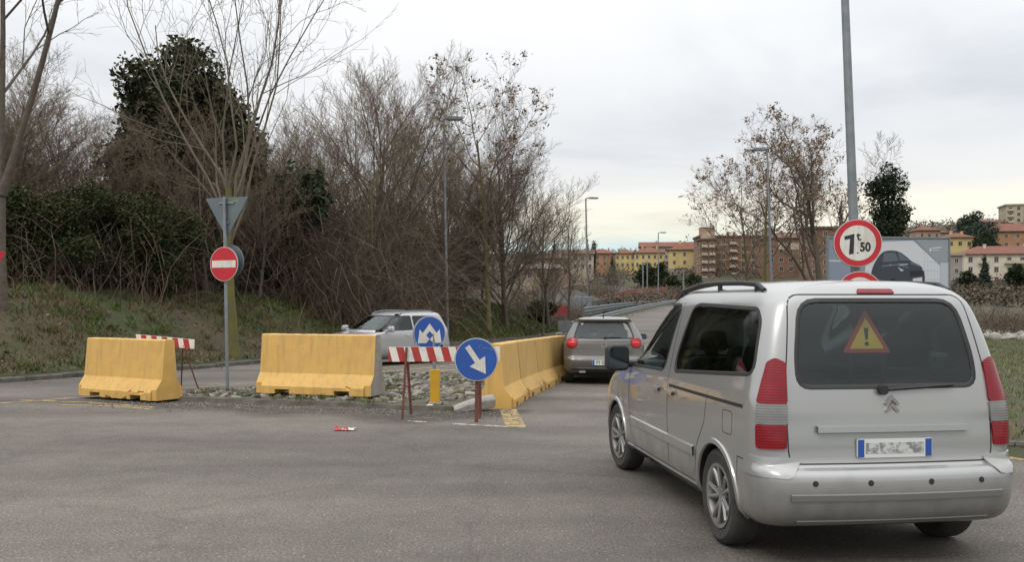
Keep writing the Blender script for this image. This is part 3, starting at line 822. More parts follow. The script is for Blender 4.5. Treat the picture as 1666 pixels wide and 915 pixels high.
for k, (x, y, s) in enumerate(((-15.6, 33.8, .55), (-13.6, 34.6, .62), (-11.6, 34.2, .58), (-17.3, 35.0, .66), (-9.9, 35.2, .52))):
    place_tree("thicket_tree", "low brown thicket tree standing right in front of the big dark evergreen", x, y, k * 1.3, (s * 1.15, s * 1.15, s), "low thicket trees before the evergreen", name="thicket_tree")
place_tree("podtree", "slim bare tree with seed clusters right behind the lamp post with the left-turned head", 16.3, 58.0, 3.3, (1.0, 1.0, .86))
place_tree("right_pod", "tallest tree with brown seed clusters, left of the tall tilted lamp post", 18.1, 52.0, 0, (1.0, 1.0, .98))
place_tree("small_far", "thin bare tree between the tilted lamp post and the ivy-clad tree", 24.0, 62.0, 1.0, (.8, .8, 1.15))
place_tree("podtree", "lower bare tree with sparse seed clusters left of the lamp post with the left-turned head", 16.0, 60.5, 1.2, (.85, .85, .72))

# evergreens: clouds of separate leaves round a trunk
def cloud(blobs, n, size, seed, m, name="crown", flat=.8, shell=.55):
    rg = np.random.default_rng(seed)
    vol = np.array([b[3] * b[4] * b[5] for b in blobs]) ** .75; pr = vol / vol.sum()
    w = rg.choice(len(blobs), n, p=pr); B = np.array(blobs)[w]
    d = rg.normal(0, 1, (n, 3)); d /= np.linalg.norm(d, axis=1)[:, None]
    rr = (rg.random(n) ** (shell * .6))[:, None] * (1 + .14 * np.sin(d[:, :1] * 7 + B[:, :1] * 3) * np.sin(d[:, 2:] * 6 + B[:, 1:2])) * rg.uniform(.88, 1.1, (n, 1))
    p = B[:, :3] + d * B[:, 3:6] * rr + rg.normal(0, 1, (n, 3)) * rg.choice([.03, .16], (n, 1), p=[.72, .28])
    return leaf_quads(p, size, seed + 1, m, flat, name)
def evergreen(name, label, x, y, blobs, n, size, seed, m, cat="tree", trunk_h=None, trunk_r=.14, group=None, flat=.8):
    t = thing(name, label, cat, (x, y, float(gz(x, y)) - .05), 0, group)
    hh = trunk_h or max(b[2] for b in blobs)
    b = Tubes(); rg = np.random.default_rng(seed)
    b.tube([(0, 0, 0), (.05, 0, hh * .3), (-.04, .05, hh * .65), (0, 0, hh)], [trunk_r * 1.3, trunk_r, trunk_r * .7, trunk_r * .2], 8)
    for q in blobs:
        b.tube([(0, 0, max(.2, q[2] * .55)), (q[0] * .5, q[1] * .5, q[2] * .8), (q[0], q[1], q[2])], [trunk_r * .5, trunk_r * .35, trunk_r * .12], 5)
    link("trunk", b.mesh("trunk", M["bark"]), t)
    link("crown", cloud(blobs, n, size, seed, m, flat=flat), t)
    return t
def blobs_in(seed, n, cx, cy, cz, rx, ry, rz_, r0, r1):
    rd = random.Random(seed); out = []
    for _ in range(n):
        a, u = rd.uniform(0, 6.28), rd.uniform(-1, 1); k = rd.uniform(.35, 1.0) ; q = math.sqrt(1 - u * u)
        r = rd.uniform(r0, r1)
        out.append((cx + rx * k * q * math.cos(a), cy + ry * k * q * math.sin(a), cz + rz_ * k * u, r, r, r * rd.uniform(.7, 1.0)))
    return out
evergreen("evergreen_tree", "big dark evergreen tree with brownish leaves rising above the wood", -13.6, 37, blobs_in(1, 26, 0, 0, 6.2, 2.6, 2.0, 4.0, .7, 1.3) + [(0, 0, 9.9, .9, .9, .9), (.5, 0, 9.2, 1.2, 1.1, 1.1), (-1.6, 0, 7.6, 1, 1, 1.2), (1.6, 0, 7.0, 1.2, 1, 1.3), (2.6, 0, 5.8, 1, 1, 1.2), (3.0, 0, 4.4, 1, .9, 1.2), (2.2, -.3, 7.2, .8, .8, .9), (-2.4, 0, 5.6, 1.1, 1, 1.3), (-2.6, 0, 3.9, 1, 1, 1.2)], 36000, .12, 41, M["magnolia"])
evergreen("evergreen_tree", "dark green evergreen tree between the pale forked tree and the broom-shaped tree", -9.2, 37.5, blobs_in(2, 20, 0, 0, 3.4, 1.6, 1.3, 2.2, .5, 1.0), 12000, .12, 44, M["ever"])
evergreen("evergreen_tree", "ragged dark evergreen tree between the broom-shaped tree and the roadside lamp post", -3.4, 56.0, blobs_in(21, 14, 0, 0, 3.0, 1.6, 1.2, 1.8, .5, .9), 7000, .12, 46, M["ever"])
evergreen("ivy_bush", "ivy-covered bush below the leaning tree at the left edge", -15.0, 27.8, blobs_in(3, 30, 0, 0, 1.5, 1.9, 1.2, 1.6, .28, .75), 34000, .055, 47, M["ivy"], "bush", 2.0, .05)
evergreen("ivy_bush", "broad dark ivy bush directly above the smaller yellow barrier", -13.3, 29.8, blobs_in(4, 32, 0, 0, 1.6, 2.2, 1.2, 1.8, .28, .8), 38000, .055, 50, M["ivy"], "bush", 2.2, .05)
evergreen("ivy_bush", "ivy bush with a rounded top left of the back-turned triangular sign", -12.3, 31.6, blobs_in(5, 26, 0, 0, 1.7, 1.5, 1.0, 1.7, .28, .75), 28000, .055, 53, M["ivy"], "bush", 2.2, .05)
evergreen("ivy_bush", "low ivy bush at the far end of the grass slope by the fence", 2.3, 61.0, blobs_in(6, 10, 0, 0, .9, 1.2, .8, .8, .4, .7), 5000, .10, 56, M["ivy"], "bush", 1.2, .05)
evergreen("ivy_bush", "narrow ivy growing up the stem behind the silver oncoming car", -5.55, 41.2, [(0, 0, z_, .34, .34, .5) for z_ in (.3, .9, 1.5, 2.1, 2.7)], 4000, .07, 57, M["ivy"], "bush", 3.0, .07)
ivt = evergreen("ivy_clad_tree", "dark ivy-clad tree with bare twigs on top, behind the billboard", 25.15, 60.0, blobs_in(7, 34, 0, 0, 6.6, .95, .9, 4.5, .6, 1.05) + [(.75, 0, 5.1, 1.0, .9, .9), (.1, 0, 10.5, .7, .7, .8), (.9, 0, 3.6, 1.2, 1, 1.2), (-.5, 0, 8.3, .8, .8, .9)], 22000, .11, 60, M["ever"], trunk_h=9.5, trunk_r=.2)
tw = TREE_MESH["small_far"][1][1]
q = link("bare_twigs", tw, ivt, (-.1, 0, 6.6)); q.scale = (.75, .75, .85)

# bramble thicket and undergrowth along the top of the bank: too tangled to count
def canes(n, seed, fpos, L0, L1, r=.006, up=.9):
    rg = np.random.default_rng(seed); k = 6
    p0 = fpos(rg, n); L = rg.uniform(L0, L1, n); a = rg.uniform(0, 6.28, n); ln = rg.uniform(.15, 1.0, n)
    d = np.stack([np.cos(a) * ln, np.sin(a) * ln, np.full(n, up)], 1); d /= np.linalg.norm(d, axis=1)[:, None]
    pts = [p0]; p = p0
    for j in range(k - 1):
        d = d + rg.normal(0, .22, (n, 3)) - np.array([0, 0, .16 + .10 * j]) * rg.uniform(0, 1.6, (n, 1)); d /= np.linalg.norm(d, axis=1)[:, None]
        p = p + d * (L / (k - 1))[:, None]; pts.append(p)
    P = np.stack(pts, 1)                      # n, k, 3
    q = np.arange(3) * 2.094
    off = np.stack([np.cos(q), np.sin(q), np.zeros(3)], 1)
    off2 = np.stack([np.cos(q), np.zeros(3), np.sin(q)], 1)
    rad = r * rg.uniform(.6, 1.5, n)[:, None] * np.linspace(1, .5, k)[None]
    V = P[:, :, None] + (off + off2)[None, None] * .7 * rad[:, :, None, None]
    V = V.reshape(-1, 3)
    i = np.arange(n)[:, None, None] * k * 3 + np.arange(k - 1)[None, :, None] * 3
    c = np.arange(3)[None, None]; c2 = (c + 1) % 3
    F = np.stack(np.broadcast_arrays(i + c, i + c2, i + 3 + c2, i + 3 + c), -1).reshape(-1, 4)
    return np_mesh("canes", V, F, M["bramble"])
def bank_top(rg, n):
    y = 24 + 23 * rg.random(n) ** .7; x = XL(y) - (8.2 + np.abs(rg.normal(0, 2.6, n))) / .8
    return np.stack([x, y, gz(x, y)], 1)
def bank_front(rg, n):
    y = rg.uniform(20, 43, n); x = XL(y) - (7.2 + rg.exponential(1.2, n) + .7 * np.sin(y * 1.3)) / .8
    return np.stack([x, y, gz(x, y)], 1)
tag(link("bramble_thicket", canes(24000, 71, bank_top, 1.6, 3.8, .007)), kind="stuff")
tag(link("undergrowth", canes(20000, 72, bank_front, .6, 1.8, .006)), kind="stuff")
def wood_low(rg, n):
    y = rg.uniform(36, 66, n); x = -30 + rg.random(n) * 33
    k = dL(x, y) < 7; x[k] -= 7
    return np.stack([x, y, gz(x, y)], 1)
tag(link("woodland_scrub", canes(42000, 73, wood_low, 2.5, 8.0, .010, 1.6)), kind="stuff")
def slope_end(rg, n):
    y = rg.uniform(63, 85, n); x = XL(y) - 1.4 - rg.random(n) * 14
    return np.stack([x, y, gz(x, y)], 1)
tag(link("lower_scrub", canes(6000, 74, slope_end, 1.0, 3.0, .014)), kind="stuff")
def right_scrub(rg, n):
    y = rg.uniform(47, 62, n); x = XR(y) + 9 + rg.random(n) * 28
    return np.stack([x, y, gz(x, y)], 1)
tag(link("roadside_scrub", canes(9000, 75, right_scrub, .8, 2.4, .012)), kind="stuff")

def hedge_stems(rg, n):
    c = np.array([(-15.0, 28.2), (-13.3, 30.4), (-12.3, 32.0)])[rg.integers(0, 3, n)]
    x = c[:, 0] + rg.normal(0, 1.3, n); y = c[:, 1] - 1.0 + rg.normal(0, .8, n)
    return np.stack([x, y, gz(x, y)], 1)
tag(link("brown_stems", canes(450, 76, hedge_stems, 1.6, 4.6, .009, 1.7)), kind="stuff")
rb = random.Random(5)
for k in range(13):
    y = rb.uniform(95, 190); x = rb.uniform(.03, .115) * y
    if x > float(XL(y)) - 1: x = float(XL(y)) - rb.uniform(3, 9)
    place_tree("small_far", "small brown bare tree in the valley beyond the guardrails", x, y, rb.uniform(0, 6), rb.uniform(.6, 1.0), "small bare trees in the valley")
# ------------------------------------------------------------------ concrete barriers
def apply_bool(ob, cutters, selfx=False):
    for c in cutters:
        m = ob.modifiers.new("cut", "BOOLEAN"); m.object = c; m.operation = "DIFFERENCE"; m.solver = "EXACT"; m.use_self = selfx
    dg = bpy.context.evaluated_depsgraph_get(); dg.update()
    me = bpy.data.meshes.new_from_object(ob.evaluated_get(dg))
    ob.modifiers.clear(); ob.data = me
    for c in cutters: bpy.data.objects.remove(c)
    return me
def barrier_mesh(name, mats, chip_seed, end_mat=0):
    sec = [(-.30, 0), (-.30, .125), (-.155, .34), (-.095, .985), (-.075, 1.0), (.075, 1.0), (.095, .985), (.155, .34), (.30, .125), (.30, 0)]
    b = MB(); xs_ = np.linspace(-1, 1, 41); n = len(sec); rd = random.Random(chip_seed)
    for x in xs_:
        for (y, z) in sec: b.v.append((x, y + rd.uniform(-.003, .003), z + rd.uniform(-.003, .003)))
    for k in range(len(xs_) - 1):
        for j in range(n): b.f.append((k * n + j, k * n + (j + 1) % n, (k + 1) * n + (j + 1) % n, (k + 1) * n + j)); b.m.append(0)
    b.f.append(tuple(range(n))); b.m.append(end_mat); b.f.append(tuple((len(xs_) - 1) * n + j for j in range(n))); b.m.append(end_mat)
    ob = link("tmp", b.mesh("tmp", mats))
    c = MB()
    for x in (-.52, .52): c.box((x, 0, .0), (.26, 2, .15))
    for x in (-1, 1):
        for s in (-1, 1):
            c.box((x, s * .33, .04), (.22, .13, .30))
    for _ in range(5):
        c.box((rd.uniform(-.9, .9), rd.choice((-1, 1)) * .30, rd.choice((0, .13))), (rd.uniform(.05, .16), .05, .05), Matrix.Rotation(rd.uniform(-.6, .6), 3, 'Y') @ Matrix.Rotation(.6, 3, 'X'))
    for _ in range(3):
        c.box((rd.uniform(-.9, .9), rd.choice((-1, 1)) * .09, 1.0), (rd.uniform(.03, .09), .03, .03), Matrix.Rotation(.7, 3, 'X'))
    apply_bool(ob, [link("c", c.mesh("c", []))], True)
    me = ob.data; me.name = name; bpy.data.objects.remove(ob)
    return me
bm1 = barrier_mesh("concrete_barrier", [M["barrier"], M["barrier"]], 1)
bm2 = barrier_mesh("concrete_barrier", [M["barrier"], M["concrete"]], 2, 1)
bm3 = barrier_mesh("concrete_barrier", [M["barrier_dirty"], M["barrier_dirty"]], 3)
def barrier(me, p, q, z, label, group):
    p, q = Vector(p), Vector(q); c = (p + q) / 2
    o = link("concrete_barrier", me, None, (c.x, c.y, z)); d = q - p
    o.rotation_euler = (0, -math.atan2(0, 1), math.atan2(d.y, d.x))
    o.scale = (d.length / 2.0, 1, 1)
    b = o.modifiers.new("bevel", "BEVEL"); b.width = .012; b.segments = 2; b.limit_method = "ANGLE"
    return tag(o, label, "barrier", group)
gb = "yellow concrete barriers"
barrier(bm1, (-7.48, 15.98), (-5.72, 14.98), .0, "yellow concrete barrier standing alone, with a red and white board behind it", gb)
barrier(bm2, (-4.28, 15.55), (-2.22, 14.88), .085, "yellow barrier with a grey unpainted end, on the cobbles before the silver oncoming car", gb)
RP = [(-.28, 13.85), (.0, 15.75), (.36, 17.7), (.75, 19.6), (1.17, 21.5)]
lab = ["nearest barrier of the yellow row, behind the blue arrow sign", "second barrier of the yellow row, counted from the blue arrow sign", "third barrier of the yellow row, with black scuffs by its joint", "farthest barrier of the yellow row, beside the grey hatchback"]
for k in range(4):
    p, q = Vector(RP[k]), Vector(RP[k + 1]); t = (q - p).normalized() * .024
    ym = (p.y + q.y) / 2
    o = barrier(bm3 if k else bm1, p + t, q - t, float(gz_road(0, ym)) + .0, lab[k], gb)
    o.rotation_euler[1] = math.atan2(-(float(gz_road(0, q.y)) - float(gz_road(0, p.y))), (q - p).length)

# ------------------------------------------------------------------ signs
def disc_fn(c, yaw, roll=0.0):      # local (u right, v up, t towards the back), face looking along -Y turned by yaw
    rot = Matrix.Rotation(yaw, 3, 'Z') @ Matrix.Rotation(roll, 3, 'Y')
    c = Vector(c)
    return lambda u, v, t: c + rot @ Vector((u, t, v))
def circle(r, n=56): return [(r * math.cos(2 * math.pi * k / n), r * math.sin(2 * math.pi * k / n)) for k in range(n)]
def bar(p, q, w):
    p, q = Vector(p), Vector(q); d = (q - p).normalized(); n = Vector((-d.y, d.x)) * w / 2
    return [tuple(p + n), tuple(p - n), tuple(q - n), tuple(q + n)]
def round_plate(parent, r, fn, rim, face, back="sign_back"):
    b = MB(); b.prism(circle(r), fn, 0, .022); b.build("plate", M[back], parent, 35)
    b = MB(); b.prism(circle(r * .985), fn, -.003, -.0005); b.build("border", M[rim], parent)
    b = MB(); b.prism(circle(r * .955), fn, -.006, -.0032); return b.build("face", M[face], parent)
def symbol(name, polys, fn, m, parent, t=-.009, th=.0025):
    b = MB()
    for p in polys: b.prism(p, fn, t, t + th)
    return b.build(name, M[m], parent)
def text(s, size, fn, m, parent, u, v, t=-.0095, bold=.0, name="lettering", align="CENTER", shear=0, sx=1.0):
    cu = bpy.data.curves.new(name, "FONT"); cu.body = s; cu.size = size; cu.align_x = align; cu.align_y = "CENTER"
    cu.extrude = .001; cu.offset = bold; cu.shear = shear; cu.space_character = 1.02
    tmp = bpy.data.objects.new("t", cu); COL.objects.link(tmp)
    dg = bpy.context.evaluated_depsgraph_get(); me = bpy.data.meshes.new_from_object(tmp.evaluated_get(dg))
    bpy.data.objects.remove(tmp)
    for q in me.vertices: q.co = fn(u + q.co.x * sx, v + q.co.y, t - q.co.z)
    me.materials.clear(); me.materials.append(M[m]); me.name = name
    return link(name, me, parent)

# blue arrow sign on its rusty leg
t = thing("keep_right_sign", "round blue sign with a white arrow pointing down right, on a rusty leg", "road sign", (-.485, 12.2, 0))
fn = disc_fn((0, -.05, .855), R(-2))
fc = round_plate(t, .295, fn, "sign_white", "sign_blue")
ad = Vector((.56, -.83)).normalized(); an = Vector((-ad.y, ad.x)); tipp = ad * .235
def ap(a, b): return tuple(ad * a + an * b)
symbol("arrow", [[ap(-.215, .036), ap(-.215, -.036), ap(.03, -.036), ap(.03, -.125), ap(.235, 0), ap(.03, .125), ap(.03, .036)]], fn, "sign_white", t)
b = MB()
rd = random.Random(5)
for k in range(9):
    x = .02 + k * .025; y = .155 + rd.uniform(-.02, .03)
    b.prism(bar((x, y), (x + rd.uniform(.01, .04), y + rd.uniform(-.03, .02)), .006), fn, -.0085, -.007)
b.build("scratches", M["pole_grey"], t)
b = MB(); b.tube([(.0, .0, .0), (.01, .0, .6)], .026, 8); b.tube([(.0, .0, .58), (.0, -.01, 1.05)], .02, 8)
b.build("leg", M["rust"], t)

# red and white board on trestles behind it
def striped_board(parent, L, H, fn, slant, n, first_red):
    b = MB(); w = L / n
    b.prism([(-L / 2, -H / 2), (L / 2, -H / 2), (L / 2, H / 2), (-L / 2, H / 2)], fn, 0, .025, 1)
    for k in range(-1, n + 1):
        if (k % 2 == 0) != first_red: continue
        x0 = -L / 2 + k * w
        poly = [(x0 + slant, -H / 2), (x0 + w + slant, -H / 2), (x0 + w, H / 2), (x0, H / 2)]
        # clip to the board
        out = []
        def clip(pl, a, sgn):
            o = []
            for i in range(len(pl)):
                p, q = pl[i], pl[(i + 1) % len(pl)]
                ip_, iq = sgn * (p[0] - a) >= 0, sgn * (q[0] - a) >= 0
                if ip_: o.append(p)
                if ip_ != iq:
                    f = (a - p[0]) / (q[0] - p[0]); o.append((a, p[1] + (q[1] - p[1]) * f))
            return o
        poly = clip(poly, -L / 2, 1)
        if len(poly) > 2: poly = clip(poly, L / 2, -1)
        if len(poly) > 2: b.prism(poly, fn, -.003, -.0004, 0)
    return b.build("board", [M["stripe_red"], M["stripe_white"]], parent)
t = thing("barrier_board", "red and white striped board on rusty trestle legs, partly behind the blue arrow sign", "road barrier", (-.95, 12.62, 0))
fn = disc_fn((0, -.03, .90), R(3), R(0))
striped_board(t, 1.56, .205, fn, .055, 15, False)
for s in (-.545,):
    b = MB(); b.tube([(s - .03, -.16, 0), (s + .02, -.075, 1.0)], .017, 8); b.tube([(s + .055, .18, .03), (s + .02, .0, .88)], .02, 8)
    b.tube([(s, -.02, .45), (s + .03, .06, .45)], .012, 6)
    b.build("trestle", M["rust"], t)
b = MB(); b.tube([(.50, -.10, 0), (.50, -.06, .8)], .016, 8); b.tube([(.50, .22, .03), (.50, .0, .88)], .018, 8); b.build("trestle", M["rust"], t)

# second board behind the lone barrier
t = thing("barrier_board", "red and white striped board behind the lone yellow barrier, on thin rusty legs", "road barrier", (-6.42, 16.55, 0))
fn = disc_fn((0, 0, .90), R(-24), R(3))
striped_board(t, 1.42, .17, fn, .05, 11, False)
b = MB(); b.tube([(.42, -.18, .84), (.68, -.1, .0)], .014, 8); b.tube([(.40, -.14, .84), (.22, .25, .0)], .014, 8); b.build("trestle", M["rust"], t)
b = MB(); b.tube([(-.50, .2, .9), (-.62, .35, .0)], .014, 8); b.tube([(-.50, .2, .9), (-.35, -.05, .0)], .014, 8); b.build("trestle", M["rust"], t)

# blue sign with white crown-like arrows, mounted on the yellow-sleeved post
x, z = px((708, 655), 13.75)
t = thing("obstacle_sign", "round blue sign with white crown-shaped arrows, on a post with a yellow sleeve", "road sign", (x, 13.75, .07))
b = MB(); b.tube([(0, 0, 0), (-.02, .02, .78), (-.055, .03, 1.28)], .03, 12); b.build("post", M["pole_grey"], t, 40)
b = MB(); b.prism(rounded([(-.075, .02), (.075, .02), (.075, .53), (-.075, .53)], .012), lambda u, v, q: Vector((u - .002 * v, q, v)), -.055, .035); b.build("sleeve", M["yellow_sleeve"], t, bevel=.006)
b = MB(); b.box((0, 0, .01), (.2, .16, .04)); b.build("foot", M["concrete"], t, bevel=.01)
fn = disc_fn((-.085, -.02, 1.085), R(28))
round_plate(t, .265, fn, "sign_white", "sign_blue")
crown = [(-.195, -.15), (-.165, .06), (-.115, .0), (0, .15), (.115, .0), (.165, .06), (.195, -.15), (.06, -.15), (0, -.09), (-.06, -.15)]
symbol("arrows", [crown], fn, "sign_white", t)
symbol("diamond", [[(0, -.09), (.058, -.03), (0, .035), (-.058, -.03)]], fn, "sign_blue", t, -.012)

# no-entry post with the backs of two other signs
t = thing("sign_post", "grey post with a no-entry disc and the back of a triangular sign above it", "road sign", (-5.2, 16.3, .0))
b = MB(); b.tube([(.03, 0, 0), (0, 0, 1.8), (-.03, 0, 3.55)], .03, 14); b.build("post", M["pole_grey"], t, 40)
fn = disc_fn((-.02, -.045, 2.32), R(-22))
round_plate(t, .315, fn, "sign_white", "sign_red")
symbol("bar", [[(-.265, -.065), (.265, -.065), (.265, .065), (-.265, .065)]], fn, "sign_white", t)
fn = disc_fn((.045, .07, 2.37), R(-22))
b = MB(); b.prism(circle(.31), fn, 0, .02); b.build("disc_back", M["sign_back"], t, 35)
fn = disc_fn((-.0, .045, 3.50), R(-20))
tri = rounded([(-.47, .04), (.47, .04), (0, -.70)], .05)
b = MB(); b.prism(tri, fn, 0, .02); b.build("triangle_back", M["sign_back"], t)
for v in (-.06, -.42):
    b = MB(); b.prism([(-.17 if v > -.2 else -.06, v - .018), (.17 if v > -.2 else .06, v - .018), (.17 if v > -.2 else .06, v + .018), (-.17 if v > -.2 else -.06, v + .018)], fn, -.02, 0); b.build("bracket", M["pole_grey"], t)
b = MB(); b.prism([(.13, -.05), (.26, -.05), (.26, -.01), (.13, -.01)], fn, -.003, 0); b.build("sticker", mat("sticker", (.18, .20, .06), .6), t)

# give-way sign and blue disc cut by the left edge of the frame
t = thing("sign_post", "give-way triangle above a blue disc, cut off by the left edge of the photo", "road sign", (-8.33, 14.0, .0))
b = MB(); b.tube([(0, 0, 0), (0, 0, 2.75)], .03, 12); b.build("post", M["pole_grey"], t, 40)
fn = disc_fn((0, -.04, 2.41), R(58))
b = MB(); b.prism(rounded([(-.46, .04), (.46, .04), (0, -.76)], .05), fn, 0, .02); b.build("plate", M["sign_back"], t)
b = MB(); b.prism(rounded([(-.455, .037), (.455, .037), (0, -.75)], .05), fn, -.003, 0); b.build("border", M["sign_red"], t)
b = MB(); b.prism(rounded([(-.35, -.025), (.35, -.025), (0, -.60)], .03), fn, -.006, -.003); b.build("face", M["sign_white"], t)
fn = disc_fn((.02, -.04, 1.63), R(58))
round_plate(t, .30, fn, "sign_white", "sign_blue")

# tall lamp post with the weight limit sign
def lamp_post(label, base, top, r0, r1, arm, head, double=False, group="street lamps", z=None, sides=(1,)):
    bx, by = base[0], base[1]
    z0 = float(gz(bx, by)) - .05 if z is None else z
    t = thing("lamp_post", label, "street lamp", (bx, by, z0), 0, group)
    H = top[1] - z0; dx = top[0] - bx
    b = MB(); n = 6
    b.tube([(dx * k / n, 0, H * k / n) for k in range(n + 1)], [r0 + (r1 - r0) * k / n for k in range(n + 1)], 14)
    b.build("pole", M["steel"], t, 40)
    for s in sides:
        b = MB(); b.tube([(dx, 0, H - .06), (dx + s * arm * .5, 0, H + .04), (dx + s * arm, 0, H + .06)], r1 * .8, 8); b.build("arm", M["steel"], t, 40)
        b = MB(); e = dx + s * (arm + head / 2)
        pr = [(-.5, -.05), (-.42, -.09), (.42, -.09), (.5, -.04), (.45, .06), (-.35, .09), (-.5, .04)]
        b.prism([(e + s * p * head, H + .06 + q_) for p, q_ in pr], lambda u, v, w: Vector((u, w, v)), -.15, .15)
        b.build("luminaire", M["steel"], t, bevel=.02)
        b = MB(); b.box((e, 0, H - .045), (head * .7, .22, .03)); b.build("lens", M["lens_clear"], t)
    return t
lp = lamp_post("tall tilted grey lamp post rising out of the photo behind the silver van", (4.48, 11.5), (4.05, 11.2), .066, .032, .6, .7, z=.1)
t = thing("weight_limit_sign", "round red and white sign reading 7.50 t on the tilted lamp post", "road sign", (4.385, 11.43, 2.385))
fn = disc_fn((0, -.055, 0), R(-3), R(0))
R_ = .305
b = MB(); b.prism(circle(R_), fn, 0, .022); b.build("plate", M["sign_back"], t, 35)
b = MB(); b.prism(circle(R_ * .99), fn, -.003, -.0005); b.build("border", M["sign_white"], t)
b = MB(); b.prism(circle(R_ * .965), fn, -.006, -.0032); b.build("ring", M["sign_red"], t)
b = MB(); b.prism(circle(R_ * .735), fn, -.009, -.0062); b.build("face", M["sign_white"], t)
seven = [(-.17, .085), (-.045, .118), (-.055, -.135), (-.112, -.145), (-.098, .055), (-.165, .04)]
symbol("lettering", [seven, [(-.012, -.118), (.006, -.116), (.006, -.132), (-.012, -.134)]], fn, "sign_black", t, -.012)
text("t", .155, fn, "sign_black", t, .012, .085, -.012, .003, shear=-.1)
text("50", .155, fn, "sign_black", t, .09, -.055, -.012, .006, sx=.85)
for s in (.12, -.12):
    b = MB(); b.box((0, .0, s), (.16, .05, .035)); b.build("bracket", M["steel"], t)
t = thing("prohibition_sign", "red and white round sign below the 7.50 t sign, mostly hidden by the van", "road sign", (4.41, 11.43, 1.735))
fn = disc_fn((0, -.055, 0), R(-3))
b = MB(); b.prism(circle(.295), fn, 0, .022); b.build("plate", M["sign_back"], t, 35)
b = MB(); b.prism(circle(.29), fn, -.003, -.0005); b.build("border", M["sign_white"], t)
b = MB(); b.prism(circle(.283), fn, -.006, -.0032); b.build("ring", M["sign_red"], t)
b = MB(); b.prism(circle(.215), fn, -.009, -.0062); b.build("face", M["sign_white"], t)

x1, z1 = px((722, 194), 43.5)
lamp_post("tall grey lamp post on the grass verge right behind the silver oncoming car", (px((728, 553), 43.5)[0], 43.5), (x1, z1), .085, .045, .06, .85)
lamp_post("lamp post beyond the far guardrail, above the roof of the grey hatchback", (px((957, 505), 97)[0], 97), (px((953, 323), 97)[0], px((953, 323), 97)[1]), .14, .08, .3, 1.1)
lamp_post("small distant lamp post in front of the yellow buildings", (px((1071, 492), 156)[0], 156), (px((1071, 379), 156)[0], px((1071, 379), 156)[1]), .13, .08, .3, 1.1)
lamp_post("lamp post with its head turned left, in front of the bare trees on the right", (px((1258, 452), 50)[0], 50), (px((1248, 244), 50)[0], px((1248, 244), 50)[1]), .10, .05, .06, .75, sides=(-1,))

# ------------------------------------------------------------------ small things on the road
x, y = G(768, 668, .02)
b = MB(); rd = random.Random(8)
sec = [(-.13, 0), (.13, 0), (.13, .17), (.10, .20), (-.09, .20), (-.13, .15)]
nn = 9
for k in range(nn):
    xx = -.30 + .62 * k / (nn - 1); f = 1 - .55 * (1 - k / (nn - 1)) ** 2
    for (p, q) in sec: b.v.append((xx + rd.uniform(-.012, .012), p * (.7 + .3 * f) + rd.uniform(-.006, .006), q * f * .85 + rd.uniform(-.006, .006)))
for k in range(nn - 1):
    for j in range(6): b.f.append((k * 6 + j, k * 6 + (j + 1) % 6, (k + 1) * 6 + (j + 1) % 6, (k + 1) * 6 + j)); b.m.append(0)
b.f += [tuple(range(6)), tuple((nn - 1) * 6 + j for j in range(6))]; b.m += [0, 0]
o = b.build("kerb_block", M["concrete"], None, bevel=.012, loc=(x + .02, y + .05, .02)); o.rotation_euler = (R(4), R(-7), R(14)); tag(o, "loose grey kerb block lying broken at the foot of the blue arrow sign", "stone block")
b = MB(); b.prism(rounded([(-.13, -.10), (.12, -.12), (.14, .08), (-.1, .12)], .03), lambda u, v, w: Vector((u, v * .8, w)), 0, .04)
o = b.build("stone_slab", M["concrete"], None, bevel=.008, loc=(-.62, 14.35, .14)); o.scale = (1.2, 1, 1); o.rotation_euler = (R(8), R(5), .3); tag(o, "flat pale stone slab lying on the island between yellow sleeve and barrier row", "stone")
o = link("stone", stones([(0, 0, 0)], (.055, .05, .04), 1, M["sign_white"], 9, .03), None, (G(699, 668)[0], G(699, 668)[1], 0)); tag(o, "small white stone on the dirt below the yellow-sleeved post", "stone")
gx_, gy_ = G(563, 701)
t = thing("crushed_packaging", "crushed red and white wrapper lying on the asphalt in front of the island", "litter", (gx_, gy_, .006), R(-4))
rd = random.Random(3)
for nm, m, ox, w in (("red_film", "stripe_red", -.055, .09), ("white_film", "stripe_white", .04, .08)):
    b = MB(); n = 7
    for i in range(n):
        for j in range(n): b.v.append((ox + (i / (n - 1) - .5) * w * 2, (j / (n - 1) - .5) * .12 + rd.uniform(-.01, .01), .006 + abs(rd.gauss(0, .016)) * (1 if 0 < j < n - 1 else .2)))
    for i in range(n - 1):
        for j in range(n - 1): b.f.append((i * n + j, (i + 1) * n + j, (i + 1) * n + j + 1, i * n + j + 1)); b.m.append(0)
    b.build(nm, M[m], t)

